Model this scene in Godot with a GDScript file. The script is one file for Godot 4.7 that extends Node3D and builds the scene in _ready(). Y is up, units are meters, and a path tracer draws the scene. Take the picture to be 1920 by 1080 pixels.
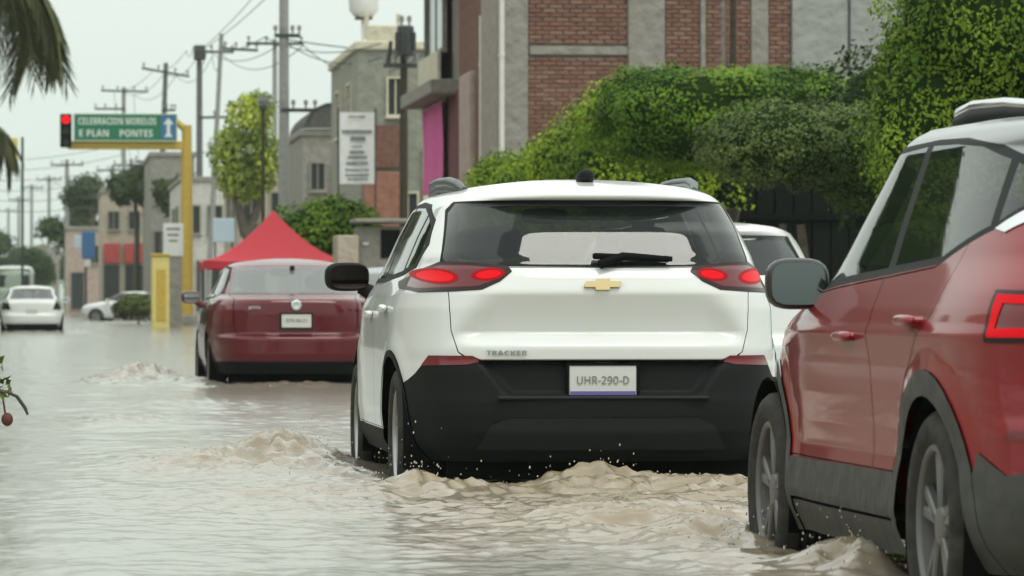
extends Node3D

# ---------------------------------------------------------------- mesh builder
class MB:
	var v := PackedVector3Array()
	var n := PackedVector3Array()
	var c := PackedColorArray()
	var ix := PackedInt32Array()
	var use_color := false
	var col := Color(1, 1, 1)
	func vert(p: Vector3, nn: Vector3) -> int:
		v.append(p); n.append(nn)
		if use_color: c.append(col)
		return v.size() - 1
	func face(i: int, j: int, k: int) -> void:
		var fn := (v[k] - v[i]).cross(v[j] - v[i])
		if fn.dot(n[i] + n[j] + n[k]) < 0.0:
			ix.append(i); ix.append(k); ix.append(j)
		else:
			ix.append(i); ix.append(j); ix.append(k)
	func tri(a: Vector3, b: Vector3, d: Vector3, na: Vector3, nb: Vector3, nd: Vector3) -> void:
		face(vert(a, na), vert(b, nb), vert(d, nd))
	func quad(a: Vector3, b: Vector3, d: Vector3, e: Vector3, out := Vector3.ZERO) -> void:
		var nn := (b - a).cross(d - a).normalized()
		if out != Vector3.ZERO and nn.dot(out) < 0.0: nn = -nn
		var i := vert(a, nn); var j := vert(b, nn); var k := vert(d, nn); var l := vert(e, nn)
		face(i, j, k); face(i, k, l)
	func poly(pts: Array, out: Vector3) -> void:
		var flat := PackedVector2Array()
		var t := out.cross(Vector3.UP)
		if t.length() < 0.1: t = Vector3.RIGHT
		t = t.normalized()
		var b := out.cross(t)
		for p in pts: flat.append(Vector2(t.dot(p), b.dot(p)))
		var tr := Geometry2D.triangulate_polygon(flat)
		var base := v.size()
		for p in pts: vert(p, out)
		for q in range(0, tr.size(), 3): face(base + tr[q], base + tr[q + 1], base + tr[q + 2])
	func box(ctr: Vector3, size: Vector3, bs := Basis()) -> void:
		var h := size * 0.5
		for ax in 3:
			for s in [-1.0, 1.0]:
				var o := Vector3.ZERO; o[ax] = s
				var u := Vector3.ZERO; u[(ax + 1) % 3] = 1.0
				var w := Vector3.ZERO; w[(ax + 2) % 3] = 1.0
				var f: Vector3 = ctr + bs * (o * h)
				var du: Vector3 = bs * (u * h); var dw: Vector3 = bs * (w * h)
				quad(f - du - dw, f + du - dw, f + du + dw, f - du + dw, bs * o)
	# box with chamfered edges
	func cbox(ctr: Vector3, size: Vector3, bv := 0.01, bs := Basis()) -> void:
		var h := size * 0.5
		bv = minf(bv, minf(h.x, minf(h.y, h.z)) * 0.9)
		for ax in 3:
			var a1 := (ax + 1) % 3; var a2 := (ax + 2) % 3
			for s in [-1.0, 1.0]:
				var pts := []
				for q in [[-1, -1], [1, -1], [1, 1], [-1, 1]]:
					var p := Vector3.ZERO
					p[ax] = s * h[ax]; p[a1] = q[0] * (h[a1] - bv); p[a2] = q[1] * (h[a2] - bv)
					pts.append(ctr + bs * p)
				var o := Vector3.ZERO; o[ax] = s
				quad(pts[0], pts[1], pts[2], pts[3], bs * o)
			for s in [-1.0, 1.0]:
				for t in [-1.0, 1.0]:
					var p1 := Vector3.ZERO; var p2 := Vector3.ZERO
					p1[a1] = s * h[a1]; p1[a2] = t * (h[a2] - bv)
					p2[a1] = s * (h[a1] - bv); p2[a2] = t * h[a2]
					var e := Vector3.ZERO; e[ax] = h[ax] - bv
					var o := Vector3.ZERO; o[a1] = s; o[a2] = t
					quad(ctr + bs * (p1 - e), ctr + bs * (p1 + e), ctr + bs * (p2 + e), ctr + bs * (p2 - e), bs * o)
		for sx in [-1.0, 1.0]:
			for sy in [-1.0, 1.0]:
				for sz in [-1.0, 1.0]:
					var o := Vector3(sx, sy, sz)
					var a := ctr + bs * Vector3(sx * h.x, sy * (h.y - bv), sz * (h.z - bv))
					var b := ctr + bs * Vector3(sx * (h.x - bv), sy * h.y, sz * (h.z - bv))
					var d := ctr + bs * Vector3(sx * (h.x - bv), sy * (h.y - bv), sz * h.z)
					var nn: Vector3 = (bs * o).normalized()
					tri(a, b, d, nn, nn, nn)
	func tube(pts: Array, radii: Array, seg := 8, caps := true) -> void:
		var rings := []
		var up := Vector3.UP
		for i in pts.size():
			var d: Vector3
			if i == 0: d = pts[1] - pts[0]
			elif i == pts.size() - 1: d = pts[i] - pts[i - 1]
			else: d = pts[i + 1] - pts[i - 1]
			d = d.normalized()
			var s := d.cross(up)
			if s.length() < 0.05: s = d.cross(Vector3.RIGHT)
			s = s.normalized()
			var t := d.cross(s).normalized()
			var ring := []
			for k in seg:
				var an := TAU * k / seg
				var o := s * cos(an) + t * sin(an)
				ring.append(vert(pts[i] + o * radii[i], o))
			rings.append(ring)
			if caps and (i == 0 or i == pts.size() - 1):
				var nn := -d if i == 0 else d
				var cc := vert(pts[i], nn)
				var prev := -1; var first := -1
				for k in seg:
					var q := vert(v[ring[k]], nn)
					if prev >= 0: face(cc, prev, q)
					else: first = q
					prev = q
				face(cc, prev, first)
		for i in range(1, rings.size()):
			for k in seg:
				var k2 := (k + 1) % seg
				face(rings[i - 1][k], rings[i - 1][k2], rings[i][k2])
				face(rings[i - 1][k], rings[i][k2], rings[i][k])
	# profile of (radius, height along axis); axis basis: column y is the axis
	func lathe(prof: Array, seg: int, bs := Basis(), org := Vector3.ZERO) -> void:
		var rings := []
		for i in prof.size():
			var a: Vector2 = prof[maxi(i - 1, 0)]; var b: Vector2 = prof[mini(i + 1, prof.size() - 1)]
			var t := (b - a).normalized()
			var nr := Vector2(t.y, -t.x)
			var ring := []
			for k in seg:
				var an := TAU * k / seg
				var o := Vector3(cos(an), 0, sin(an))
				ring.append(vert(org + bs * (o * prof[i].x + Vector3(0, prof[i].y, 0)), (bs * (o * nr.x + Vector3(0, nr.y, 0))).normalized()))
			rings.append(ring)
		for i in range(1, rings.size()):
			for k in seg:
				var k2 := (k + 1) % seg
				face(rings[i - 1][k], rings[i - 1][k2], rings[i][k2])
				face(rings[i - 1][k], rings[i][k2], rings[i][k])
	# rounded box (superellipsoid)
	func blob(ctr: Vector3, half: Vector3, e := 4.0, su := 20, sv := 12, bs := Basis(), wob := 0.0, fn: FastNoiseLite = null) -> void:
		var rings := []
		for i in sv + 1:
			var la := -PI / 2 + PI * i / sv
			var ring := []
			for k in su:
				var lo := TAU * k / su
				var d := Vector3(cos(la) * cos(lo), sin(la), cos(la) * sin(lo))
				var r := pow(pow(absf(d.x), e) + pow(absf(d.y), e) + pow(absf(d.z), e), -1.0 / e)
				if fn: r *= 1.0 + wob * fn.get_noise_3d(d.x * 3.0 + ctr.x, d.y * 3.0 + ctr.y, d.z * 3.0 + ctr.z)
				var p := d * r
				var g := Vector3(signf(p.x) * pow(absf(p.x), e - 1.0) / half.x, signf(p.y) * pow(absf(p.y), e - 1.0) / half.y, signf(p.z) * pow(absf(p.z), e - 1.0) / half.z)
				if fn: g = d
				ring.append(vert(ctr + bs * (p * half), (bs * g).normalized()))
			rings.append(ring)
		for i in range(1, rings.size()):
			for k in su:
				var k2 := (k + 1) % su
				face(rings[i - 1][k], rings[i - 1][k2], rings[i][k2])
				face(rings[i - 1][k], rings[i][k2], rings[i][k])
	func mesh() -> ArrayMesh:
		var a := []
		a.resize(Mesh.ARRAY_MAX)
		a[Mesh.ARRAY_VERTEX] = v; a[Mesh.ARRAY_NORMAL] = n; a[Mesh.ARRAY_INDEX] = ix
		if use_color: a[Mesh.ARRAY_COLOR] = c
		var m := ArrayMesh.new()
		m.add_surface_from_arrays(Mesh.PRIMITIVE_TRIANGLES, a)
		return m

# ---------------------------------------------------------------- scene helpers
var taken := {}
var M := {}
var rng := RandomNumberGenerator.new()
var nz := FastNoiseLite.new()

func numbered(called: String) -> String:
	if not taken.has(called):
		taken[called] = 0
		return called
	taken[called] += 1
	return "%s_%03d" % [called, taken[called]]

func thing(called: String, label: String, category: String, at := Vector3.ZERO, turn := 0.0, group := "") -> Node3D:
	var o := Node3D.new()
	o.name = numbered(called)
	add_child(o, true)
	o.position = at
	o.rotation.y = turn
	tag(o, label, category, group)
	return o

func tag(o: Node, label: String, category: String, group := "") -> void:
	o.set_meta("label", label)
	o.set_meta("category", category)
	if group != "": o.set_meta("group", group)

func part(called: String, mb: MB, m: Material, parent: Node) -> MeshInstance3D:
	var o := MeshInstance3D.new()
	o.name = called if parent != self else numbered(called)
	o.mesh = mb.mesh()
	o.material_override = m
	parent.add_child(o, true)
	return o

func piece(called: String, mesh: Mesh, m: Material, parent: Node, xf: Transform3D) -> MeshInstance3D:
	var o := MeshInstance3D.new()
	o.name = called
	o.mesh = mesh
	o.material_override = m
	o.transform = xf
	parent.add_child(o, true)
	return o

func struct(called: String, mb: MB, m: Material) -> MeshInstance3D:
	var o := part(called, mb, m, self)
	o.set_meta("kind", "structure")
	return o

func bx(ctr: Vector3, size: Vector3, bv := 0.0, bs := Basis()) -> MB:
	var mb := MB.new()
	if bv > 0.0: mb.cbox(ctr, size, bv, bs)
	else: mb.box(ctr, size, bs)
	return mb

func lin(r: float, g: float, b: float, a := 1.0) -> Color:
	return Color(r, g, b, a).linear_to_srgb()

func mat(col: Color, rough := 0.8, metal := 0.0, spec := 0.5) -> StandardMaterial3D:
	var m := StandardMaterial3D.new()
	m.albedo_color = col
	m.roughness = rough
	m.metallic = metal
	m.metallic_specular = spec
	return m

func noise_tex(freq: float, lo: Color, hi: Color, sd: int, size := 512, oct := 4, mid := -1.0) -> NoiseTexture2D:
	var t := NoiseTexture2D.new()
	var f := FastNoiseLite.new()
	f.noise_type = FastNoiseLite.TYPE_SIMPLEX_SMOOTH
	f.frequency = freq; f.seed = sd; f.fractal_octaves = oct
	t.noise = f; t.width = size; t.height = size; t.seamless = true
	t.generate_mipmaps = true
	var g := Gradient.new()
	g.set_color(0, lo); g.set_color(1, hi)
	if mid > 0.0:
		g.set_offset(0, mid - 0.12); g.set_offset(1, mid + 0.12)
	t.color_ramp = g
	return t

# a rough mineral or painted surface: patchy colour and fine relief, in world space
func wall_mat(a: Color, b: Color, rough: float, scale: float, sd: int, bump := 0.4) -> StandardMaterial3D:
	var m := mat(Color.WHITE, rough)
	m.albedo_texture = noise_tex(0.012, a, b, sd, 512, 5)
	m.metallic_specular = 0.3
	m.uv1_triplanar = true
	m.uv1_world_triplanar = true
	m.uv1_scale = Vector3.ONE * scale
	m.heightmap_enabled = false
	if bump > 0.0:
		m.normal_enabled = true
		var t := NoiseTexture2D.new()
		var f := FastNoiseLite.new()
		f.frequency = 0.04; f.seed = sd + 7
		t.noise = f; t.width = 256; t.height = 256; t.seamless = true; t.as_normal_map = true; t.bump_strength = 6.0
		m.normal_texture = t
		m.normal_scale = bump
	return m

func paint(col: Color, rough := 0.38, metal := 0.0) -> StandardMaterial3D:
	var m := mat(col, rough, metal)
	m.clearcoat_enabled = true
	m.clearcoat = 0.8
	m.metallic_specular = 0.3
	m.clearcoat_roughness = 0.06
	return m

func glass(col: Color, alpha: float) -> StandardMaterial3D:
	var m := mat(Color(col.r, col.g, col.b, alpha), 0.03)
	m.transparency = BaseMaterial3D.TRANSPARENCY_ALPHA
	return m

func glow(col: Color, e: Color, k: float) -> StandardMaterial3D:
	var m := mat(col, 0.4, 0.0, 0.2)
	m.emission_enabled = true
	m.emission = e
	m.emission_energy_multiplier = k
	return m

func text(called: String, words: String, h: float, depth: float, m: Material, parent: Node, xf: Transform3D, bold := false, align := HORIZONTAL_ALIGNMENT_CENTER) -> MeshInstance3D:
	var t := TextMesh.new()
	var f := SystemFont.new()
	f.font_names = PackedStringArray(["Droid Sans"])
	if bold: f.font_weight = 700
	t.font = f
	t.text = words
	t.font_size = 64
	t.pixel_size = h / 74.0
	t.depth = depth
	t.curve_step = 4.0
	t.horizontal_alignment = align
	return piece(called, t, m, parent, xf)

# ---------------------------------------------------------------- cars
# A car body is a stack of horizontal slices. Each slice is a rounded rectangle with its own rear, front and width;
# windows, lamps, bumpers and doors are regions cut out of that surface. Local axes: +z is the rear, y is up.
const TS := 0.004

func tab(pts: Array, y0: float, y1: float, smooth := 3) -> PackedFloat32Array:
	var k := int(ceil((y1 - y0) / TS)) + 3
	var raw := PackedFloat32Array()
	for i in k:
		var y := y0 + i * TS
		var r: float = pts[0][1]
		if y >= pts[pts.size() - 1][0]: r = pts[pts.size() - 1][1]
		else:
			for j in pts.size() - 1:
				if y >= pts[j][0] and y < pts[j + 1][0]:
					r = lerpf(pts[j][1], pts[j + 1][1], (y - pts[j][0]) / (pts[j + 1][0] - pts[j][0]))
					break
		raw.append(r)
	var out := PackedFloat32Array()
	for i in k:
		var s := 0.0; var wsum := 0.0
		for d in range(-smooth, smooth + 1):
			var q := clampi(i + d, 0, k - 1)
			var ww := 1.0 + smooth - absi(d)
			s += raw[q] * ww; wsum += ww
		out.append(s / wsum)
	return out

func cp(S: Dictionary, a: float, y: float) -> Vector3:
	var t: float = clampf((y - S.y0) / TS, 0.0, S.kmax)
	var i := int(t)
	var f := t - i
	var w: float = lerpf(S.tw[i], S.tw[i + 1], f)
	var zm: float = S.zm
	var al: float; var nn: float; var ez: float
	if a <= 1.0:
		al = a * PI * 0.5
		nn = lerpf(S.tnr[i], S.tnr[i + 1], f)
		ez = lerpf(S.tzr[i], S.tzr[i + 1], f) - zm
	else:
		al = (2.0 - a) * PI * 0.5
		nn = S.nf
		ez = lerpf(S.tzf[i], S.tzf[i + 1], f) - zm
	var s := maxf(sin(al), 0.0); var c := maxf(cos(al), 0.0)
	var r := pow(pow(s, nn) + pow(c, nn), -1.0 / nn)
	var p := Vector3(-w * r * s, y, zm + ez * r * c)
	for wz in S.wz:
		var d := Vector2(p.z - wz, y - S.wr).length()
		if d < S.ar + 0.16:
			p.x -= S.flare * smoothstep(S.ar + 0.16, S.ar + 0.04, d) * smoothstep(0.5, 0.8, r * s)
	if S.has("disp"): p = S.disp.call(p, a, y)
	return p

func cn(S: Dictionary, a: float, y: float) -> Vector3:
	var e := 0.004
	var ya := clampf(y - e, S.y0, S.y1); var yb := clampf(y + e, S.y0, S.y1)
	var a0 := maxf(a - 0.004, 0.0); var a1 := minf(a + 0.004, 2.0)
	var du := cp(S, a1, y) - cp(S, a0, y)
	var dv := cp(S, a, yb) - cp(S, a, ya)
	var nn := du.cross(dv).normalized()
	if a < 0.002 or a > 1.998: nn = Vector3(0, nn.y, nn.z).normalized()
	var p := cp(S, a, y)
	if nn.dot(Vector3(p.x, 0.0, p.z - S.zm)) < 0.0: nn = -nn
	return nn

func ca(S: Dictionary, kind: String, u: float, y: float) -> float:
	var t: float = clampf((y - S.y0) / TS, 0.0, S.kmax)
	var i := int(t)
	var f := t - i
	var q: float; var nn: float
	if kind == "r" or kind == "f":
		nn = lerpf(S.tnr[i], S.tnr[i + 1], f) if kind == "r" else S.nf
		q = clampf(absf(u) / lerpf(S.tw[i], S.tw[i + 1], f), 0.0, 0.9995)
		var al := atan(q / pow(1.0 - pow(q, nn), 1.0 / nn)) * 2.0 / PI
		return al if kind == "r" else 2.0 - al
	var rear: bool = u >= S.zm
	nn = lerpf(S.tnr[i], S.tnr[i + 1], f) if rear else S.nf
	var ez: float = (lerpf(S.tzr[i], S.tzr[i + 1], f) if rear else lerpf(S.tzf[i], S.tzf[i + 1], f)) - S.zm
	q = clampf((u - S.zm) / ez, 0.0, 0.9995)
	var al2 := atan2(1.0, q / pow(1.0 - pow(q, nn), 1.0 / nn)) * 2.0 / PI
	return al2 if rear else 2.0 - al2

func region_outline(S: Dictionary, pts: Array) -> PackedVector2Array:
	var out := PackedVector2Array()
	for i in pts.size():
		var a: Array = pts[i]; var b: Array = pts[(i + 1) % pts.size()]
		var ya := clampf(a[2], S.y0, S.y1); var yb := clampf(b[2], S.y0, S.y1)
		if a[0] == b[0]:
			var k := maxi(1, int(ceil(Vector2(b[1] - a[1], yb - ya).length() / 0.05)))
			for j in k:
				var t := float(j) / k
				var y := lerpf(ya, yb, t)
				out.append(Vector2(ca(S, a[0], lerpf(a[1], b[1], t), y), y) * 10.0)
		else:
			var pa := Vector2(ca(S, a[0], a[1], ya), ya); var pb := Vector2(ca(S, b[0], b[1], yb), yb)
			for j in 6: out.append(pa.lerp(pb, j / 6.0) * 10.0)
	return out

func arc(cz: float, cy: float, r: float, a0: float, a1: float, k := 20) -> Array:
	var o := []
	for i in k + 1:
		var an := lerpf(a0, a1, float(i) / k)
		o.append(["s", cz + r * cos(an), cy + r * sin(an)])
	return o

func sp(flat: Array, kind := "s") -> Array:
	var o := []
	for i in range(0, flat.size(), 2): o.append([kind, flat[i], flat[i + 1]])
	return o

func grown(pts: Array, by: float) -> Array:
	var p := PackedVector2Array()
	for q in pts: p.append(Vector2(q[1], q[2]))
	if Geometry2D.is_polygon_clockwise(p): p.reverse()
	var g := Geometry2D.offset_polygon(p, by, Geometry2D.JOIN_MITER)
	var o := []
	for q in g[0]: o.append([pts[0][0], q.x, q.y])
	return o

func emit(S: Dictionary, pol: PackedVector2Array, off: float, mb: MB, mir: float, cache: Dictionary) -> void:
	var k := pol.size()
	if k < 3: return
	var tr: PackedInt32Array
	if k == 3: tr = PackedInt32Array([0, 1, 2])
	elif k == 4: tr = PackedInt32Array([0, 1, 2, 0, 2, 3])
	else:
		tr = Geometry2D.triangulate_polygon(pol)
		if tr.is_empty():
			for i in range(1, k - 1): tr.append_array(PackedInt32Array([0, i, i + 1]))
	var ids := PackedInt32Array()
	for q in pol:
		var key := Vector2i(roundi(q.x * 20000.0), roundi(q.y * 20000.0))
		if not cache.has(key):
			var a := clampf(q.x * 0.1, 0.0, 2.0); var y := q.y * 0.1
			cache[key] = [cp(S, a, y), cn(S, a, y)]
		var e: Array = cache[key]
		var p: Vector3 = e[0] + e[1] * off
		if S.ids.has(mb):
			var known: Dictionary = S.ids[mb]
			var kk := Vector3i(key.x, key.y, int(mir))
			if known.has(kk):
				ids.append(known[kk]); continue
			known[kk] = mb.v.size()
		ids.append(mb.vert(Vector3(p.x * mir, p.y, p.z), Vector3(e[1].x * mir, e[1].y, e[1].z)))
	for i in range(0, tr.size(), 3): mb.face(ids[tr[i]], ids[tr[i + 1]], ids[tr[i + 2]])

func shell(S: Dictionary, root: Node3D) -> Dictionary:
	S.kmax = (S.y1 - S.y0) / TS
	S.tw = tab(S.w, S.y0, S.y1); S.tzr = tab(S.zr, S.y0, S.y1, S.get("soft", 3)); S.tzf = tab(S.zf, S.y0, S.y1); S.tnr = tab(S.nr, S.y0, S.y1)
	S.ids = {}
	var ys := []
	var y: float = S.y0
	while y < S.y1 - 0.001:
		ys.append(y * 10.0); y += S.dy
	ys.append(S.y1 * 10.0)
	var na: int = S.na
	var xs := []
	for i in na * 2 + 1: xs.append(i * 10.0 / na)
	var nx := na * 2; var ny := ys.size() - 1
	var state := PackedByteArray(); state.resize(nx * ny)
	var left := {}
	var cache := {}
	var made := {}
	var order := []
	for g in S.regions:
		var outl := region_outline(S, g.poly)
		if Geometry2D.is_polygon_clockwise(outl): outl.reverse()
		var lo := outl[0]; var hi := outl[0]
		for q in outl: lo = lo.min(q); hi = hi.max(q)
		var two: bool = g.get("pair", false)
		var keep: bool = g.get("keep", true)
		var mbs: Array
		if made.has(g.name) and not two and not g.get("again", false):
			mbs = made[g.name].mbs
		else:
			mbs = [MB.new(), MB.new()] if two else [MB.new()]
			if keep:
				for b in mbs: S.ids[b] = {}
				var rec := {"g": g, "mbs": mbs}
				order.append(rec)
				made[g.name] = rec
		for j in ny:
			if ys[j + 1] < lo.y or ys[j] > hi.y: continue
			for i in nx:
				if xs[i + 1] < lo.x or xs[i] > hi.x: continue
				var id := j * nx + i
				if state[id] == 1: continue
				var rest: Array
				if state[id] == 0:
					var cell := PackedVector2Array([Vector2(xs[i], ys[j]), Vector2(xs[i + 1], ys[j]), Vector2(xs[i + 1], ys[j + 1]), Vector2(xs[i], ys[j + 1])])
					rest = [cell]
				else: rest = left[id]
				var nxt := []
				var hit := false
				for pol in rest:
					var inside := true
					for q in pol:
						if not Geometry2D.is_point_in_polygon(q, outl): inside = false; break
					if inside and state[id] == 0:
						hit = true
						if keep:
							for b in mbs.size(): emit(S, pol, g.get("off", 0.0), mbs[b], 1.0 if b == 0 else -1.0, cache)
							if not two: emit(S, pol, g.get("off", 0.0), mbs[0], -1.0, cache)
						continue
					var got := Geometry2D.intersect_polygons(pol, outl)
					if got.is_empty():
						nxt.append(pol); continue
					hit = true
					if keep:
						for q in got:
							if Geometry2D.is_polygon_clockwise(q): continue
							for b in mbs.size(): emit(S, q, g.get("off", 0.0), mbs[b], 1.0 if b == 0 else -1.0, cache)
							if not two: emit(S, q, g.get("off", 0.0), mbs[0], -1.0, cache)
					for q in Geometry2D.clip_polygons(pol, outl):
						if not Geometry2D.is_polygon_clockwise(q): nxt.append(q)
				if hit:
					if nxt.is_empty(): state[id] = 1
					else:
						state[id] = 2; left[id] = nxt
	var body := MB.new()
	S.ids[body] = {}
	for j in ny:
		for i in nx:
			var id := j * nx + i
			if state[id] == 1: continue
			var rest: Array = left[id] if state[id] == 2 else [PackedVector2Array([Vector2(xs[i], ys[j]), Vector2(xs[i + 1], ys[j]), Vector2(xs[i + 1], ys[j + 1]), Vector2(xs[i], ys[j + 1])])]
			for q in rest:
				emit(S, q, 0.0, body, 1.0, cache); emit(S, q, 0.0, body, -1.0, cache)
	# roof: slices that shrink to the crown
	var roof := MB.new()
	var steps := 10
	var edge := []
	for i in nx + 1: edge.append(cp(S, i / float(na), S.y1))
	var zc: float = (edge[0].z + edge[nx].z) * 0.5
	var ringsn := []
	var cnt := nx * 2
	for k in steps + 1:
		var s := 1.0 - float(k) / steps
		var ring := []
		for i in cnt:
			var e: Vector3 = edge[i] if i <= nx else Vector3(-edge[cnt - i].x, edge[cnt - i].y, edge[cnt - i].z)
			var p := Vector3(e.x * s, S.y1 + (S.top - S.y1) * (1.0 - s * s), zc + (e.z - zc) * s)
			var hh: float = 2.0 * (S.top - S.y1) * s
			var nn := Vector3(hh * e.x / (e.x * e.x + 0.05), 1.0, hh * (e.z - zc) / ((e.z - zc) * (e.z - zc) + 0.05)).normalized()
			ring.append(roof.vert(p, nn))
		ringsn.append(ring)
	for k in steps:
		for i in cnt:
			var i2 := (i + 1) % cnt
			roof.face(ringsn[k][i], ringsn[k][i2], ringsn[k + 1][i2])
			roof.face(ringsn[k][i], ringsn[k + 1][i2], ringsn[k + 1][i])
	var nodes := {}
	nodes["body"] = [part("body", body, S.body, root)]
	nodes["roof"] = [part("roof", roof, S.roof, root)]
	for pass_no in 2:
		for rec in order:
			var g: Dictionary = rec.g
			var has_parent: bool = g.has("of")
			if has_parent != (pass_no == 1): continue
			for b in rec.mbs.size():
				if rec.mbs[b].ix.is_empty(): continue
				var par: Node = root
				if has_parent: par = nodes[g.of][mini(b, nodes[g.of].size() - 1)]
				var o := part(g.name, rec.mbs[b], g.mat, par)
				if not nodes.has(g.name): nodes[g.name] = []
				nodes[g.name].append(o)
	return nodes

func wheel(root: Node3D, at: Vector3, r: float, width: float, side: float, rim_mat: Material, spokes := 5, seg := 40, steer := 0.0) -> void:
	var w := Node3D.new()
	w.name = "wheel"
	root.add_child(w, true)
	w.position = at
	w.rotation.y = steer
	# lathe axis y -> local x, outside is `side`
	var bs := Basis(Vector3(0, 1, 0), Vector3(side, 0, 0), Vector3(0, 0, side))
	var h := width * 0.5
	var rr := r * 0.69
	var ty := MB.new()
	var prof := [Vector2(rr, -h * 0.8), Vector2(rr + 0.02, -h * 0.95), Vector2(r * 0.86, -h), Vector2(r - 0.022, -h * 0.9), Vector2(r - 0.004, -h * 0.72), Vector2(r, -h * 0.4)]
	for g in [-0.25, 0.0, 0.25]:
		prof.append(Vector2(r, h * (g - 0.06))); prof.append(Vector2(r - 0.008, h * (g - 0.04))); prof.append(Vector2(r - 0.008, h * (g + 0.04))); prof.append(Vector2(r, h * (g + 0.06)))
	prof.append_array([Vector2(r, h * 0.4), Vector2(r - 0.004, h * 0.72), Vector2(r - 0.022, h * 0.9), Vector2(r * 0.86, h), Vector2(rr + 0.02, h * 0.95), Vector2(rr, h * 0.8)])
	ty.lathe(prof, seg, bs)
	part("tyre", ty, M.rubber, w)
	var rm := MB.new()
	rm.lathe([Vector2(rr + 0.004, h * 0.82), Vector2(rr - 0.012, h * 0.86), Vector2(rr - 0.02, h * 0.7), Vector2(rr - 0.03, -h * 0.7)], seg, bs)
	for k in spokes:
		var an := TAU * k / spokes
		for s in [-0.16, 0.16]:
			var d0 := Vector3(cos(an), 0, sin(an)) * 0.05
			var d1 := Vector3(cos(an + s), 0, sin(an + s)) * (rr - 0.015)
			var dir := (d1 - d0).normalized()
			var b2 := Basis(dir, Vector3.UP, dir.cross(Vector3.UP))
			rm.cbox(bs * ((d0 + d1) * 0.5 + Vector3(0, h * 0.55, 0)), Vector3(d0.distance_to(d1), 0.03, 0.035), 0.006, bs * b2)
	rm.lathe([Vector2(0.0, h * 0.72), Vector2(0.05, h * 0.7), Vector2(0.062, h * 0.6), Vector2(0.064, h * 0.3)], 20, bs)
	part("rim", rm, rim_mat, w)
	var dk := MB.new()
	dk.lathe([Vector2(0.0, h * 0.15), Vector2(rr * 0.8, h * 0.15), Vector2(rr * 0.82, h * 0.05), Vector2(0.0, h * 0.05)], 28, bs)
	part("brake_disc", dk, M.brake, w)

func underbody(S: Dictionary, root: Node3D) -> void:
	# wheel wells and floor, so that no light leaks through the arches
	var mb := MB.new()
	for wz in S.wz:
		for s in [-1.0, 1.0]:
			var xo: float = s * (S.track + 0.09); var xi: float = s * (S.track - 0.28)
			var r: float = S.ar + 0.012
			var k := 14
			for i in k:
				var a0 := lerpf(-0.35, PI + 0.35, float(i) / k); var a1 := lerpf(-0.35, PI + 0.35, float(i + 1) / k)
				var p0 := Vector3(0, S.wr + r * sin(a0), wz + r * cos(a0)); var p1 := Vector3(0, S.wr + r * sin(a1), wz + r * cos(a1))
				var cin := -Vector3(0, sin((a0 + a1) / 2), cos((a0 + a1) / 2))
				mb.quad(p0 + Vector3(xo, 0, 0), p1 + Vector3(xo, 0, 0), p1 + Vector3(xi, 0, 0), p0 + Vector3(xi, 0, 0), cin)
				mb.quad(Vector3(xi, S.wr, wz), p0 + Vector3(xi, 0, 0), p1 + Vector3(xi, 0, 0), Vector3(xi, S.wr, wz), Vector3(s, 0, 0))
	mb.box(Vector3(0, S.y0 + 0.05, (S.wz[0] + S.wz[1]) * 0.5), Vector3(S.track * 2.0 - 0.1, 0.06, absf(S.wz[0] - S.wz[1]) - 2.0 * S.ar - 0.05))
	mb.box(Vector3(0, S.y0 + 0.09, S.wz[0] + 0.36), Vector3(S.track * 1.6 - 0.1, 0.10, 0.5))
	mb.box(Vector3(0.05, S.y0 - 0.02, S.wz[0] + 0.34), Vector3(S.track * 1.85, 0.14, 0.26))
	mb.tube([Vector3(-S.track + 0.1, S.wr - 0.03, S.wz[0]), Vector3(0, S.wr - 0.10, S.wz[0] - 0.05), Vector3(S.track - 0.1, S.wr - 0.03, S.wz[0])], [0.06, 0.07, 0.06], 10)
	mb.tube([Vector3(-0.25, S.y0 - 0.03, S.wz[0] - 1.2), Vector3(-0.25, S.y0 - 0.01, S.wz[0] + 0.5)], [0.05, 0.06], 10)
	part("underbody", mb, M.soot, root)

func interior(S: Dictionary, root: Node3D, seat_z: Array, yb: float) -> void:
	for sz in seat_z:
		for sx in [-0.36, 0.36]:
			var mb := MB.new()
			mb.blob(Vector3(sx, yb, sz), Vector3(0.25, 0.30, 0.09), 5.0, 16, 10, Basis(Vector3.RIGHT, 0.2))
			var o := part("seat", mb, M.seat, root)
			var hb := MB.new()
			hb.blob(Vector3(sx, yb + 0.39, sz + 0.08), Vector3(0.12, 0.08, 0.05), 4.0, 14, 8)
			part("headrest", hb, M.seat, o)
	var d := MB.new()
	d.blob(Vector3(0, S.dash[0], S.dash[1]), Vector3(0.62, 0.10, 0.25), 5.0, 18, 8)
	part("dashboard", d, M.seat, root)
	var fl := MB.new()
	fl.box(Vector3(0, yb - 0.35, 0.1), Vector3(1.3, 0.05, 2.6))
	part("cabin_floor", fl, M.seat, root)
	var rv := MB.new()
	rv.blob(Vector3(0, S.y1 - 0.10, S.dash[1] + 0.55), Vector3(0.12, 0.04, 0.02), 4.0, 14, 8)
	part("interior_mirror", rv, M.soot, root)

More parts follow.
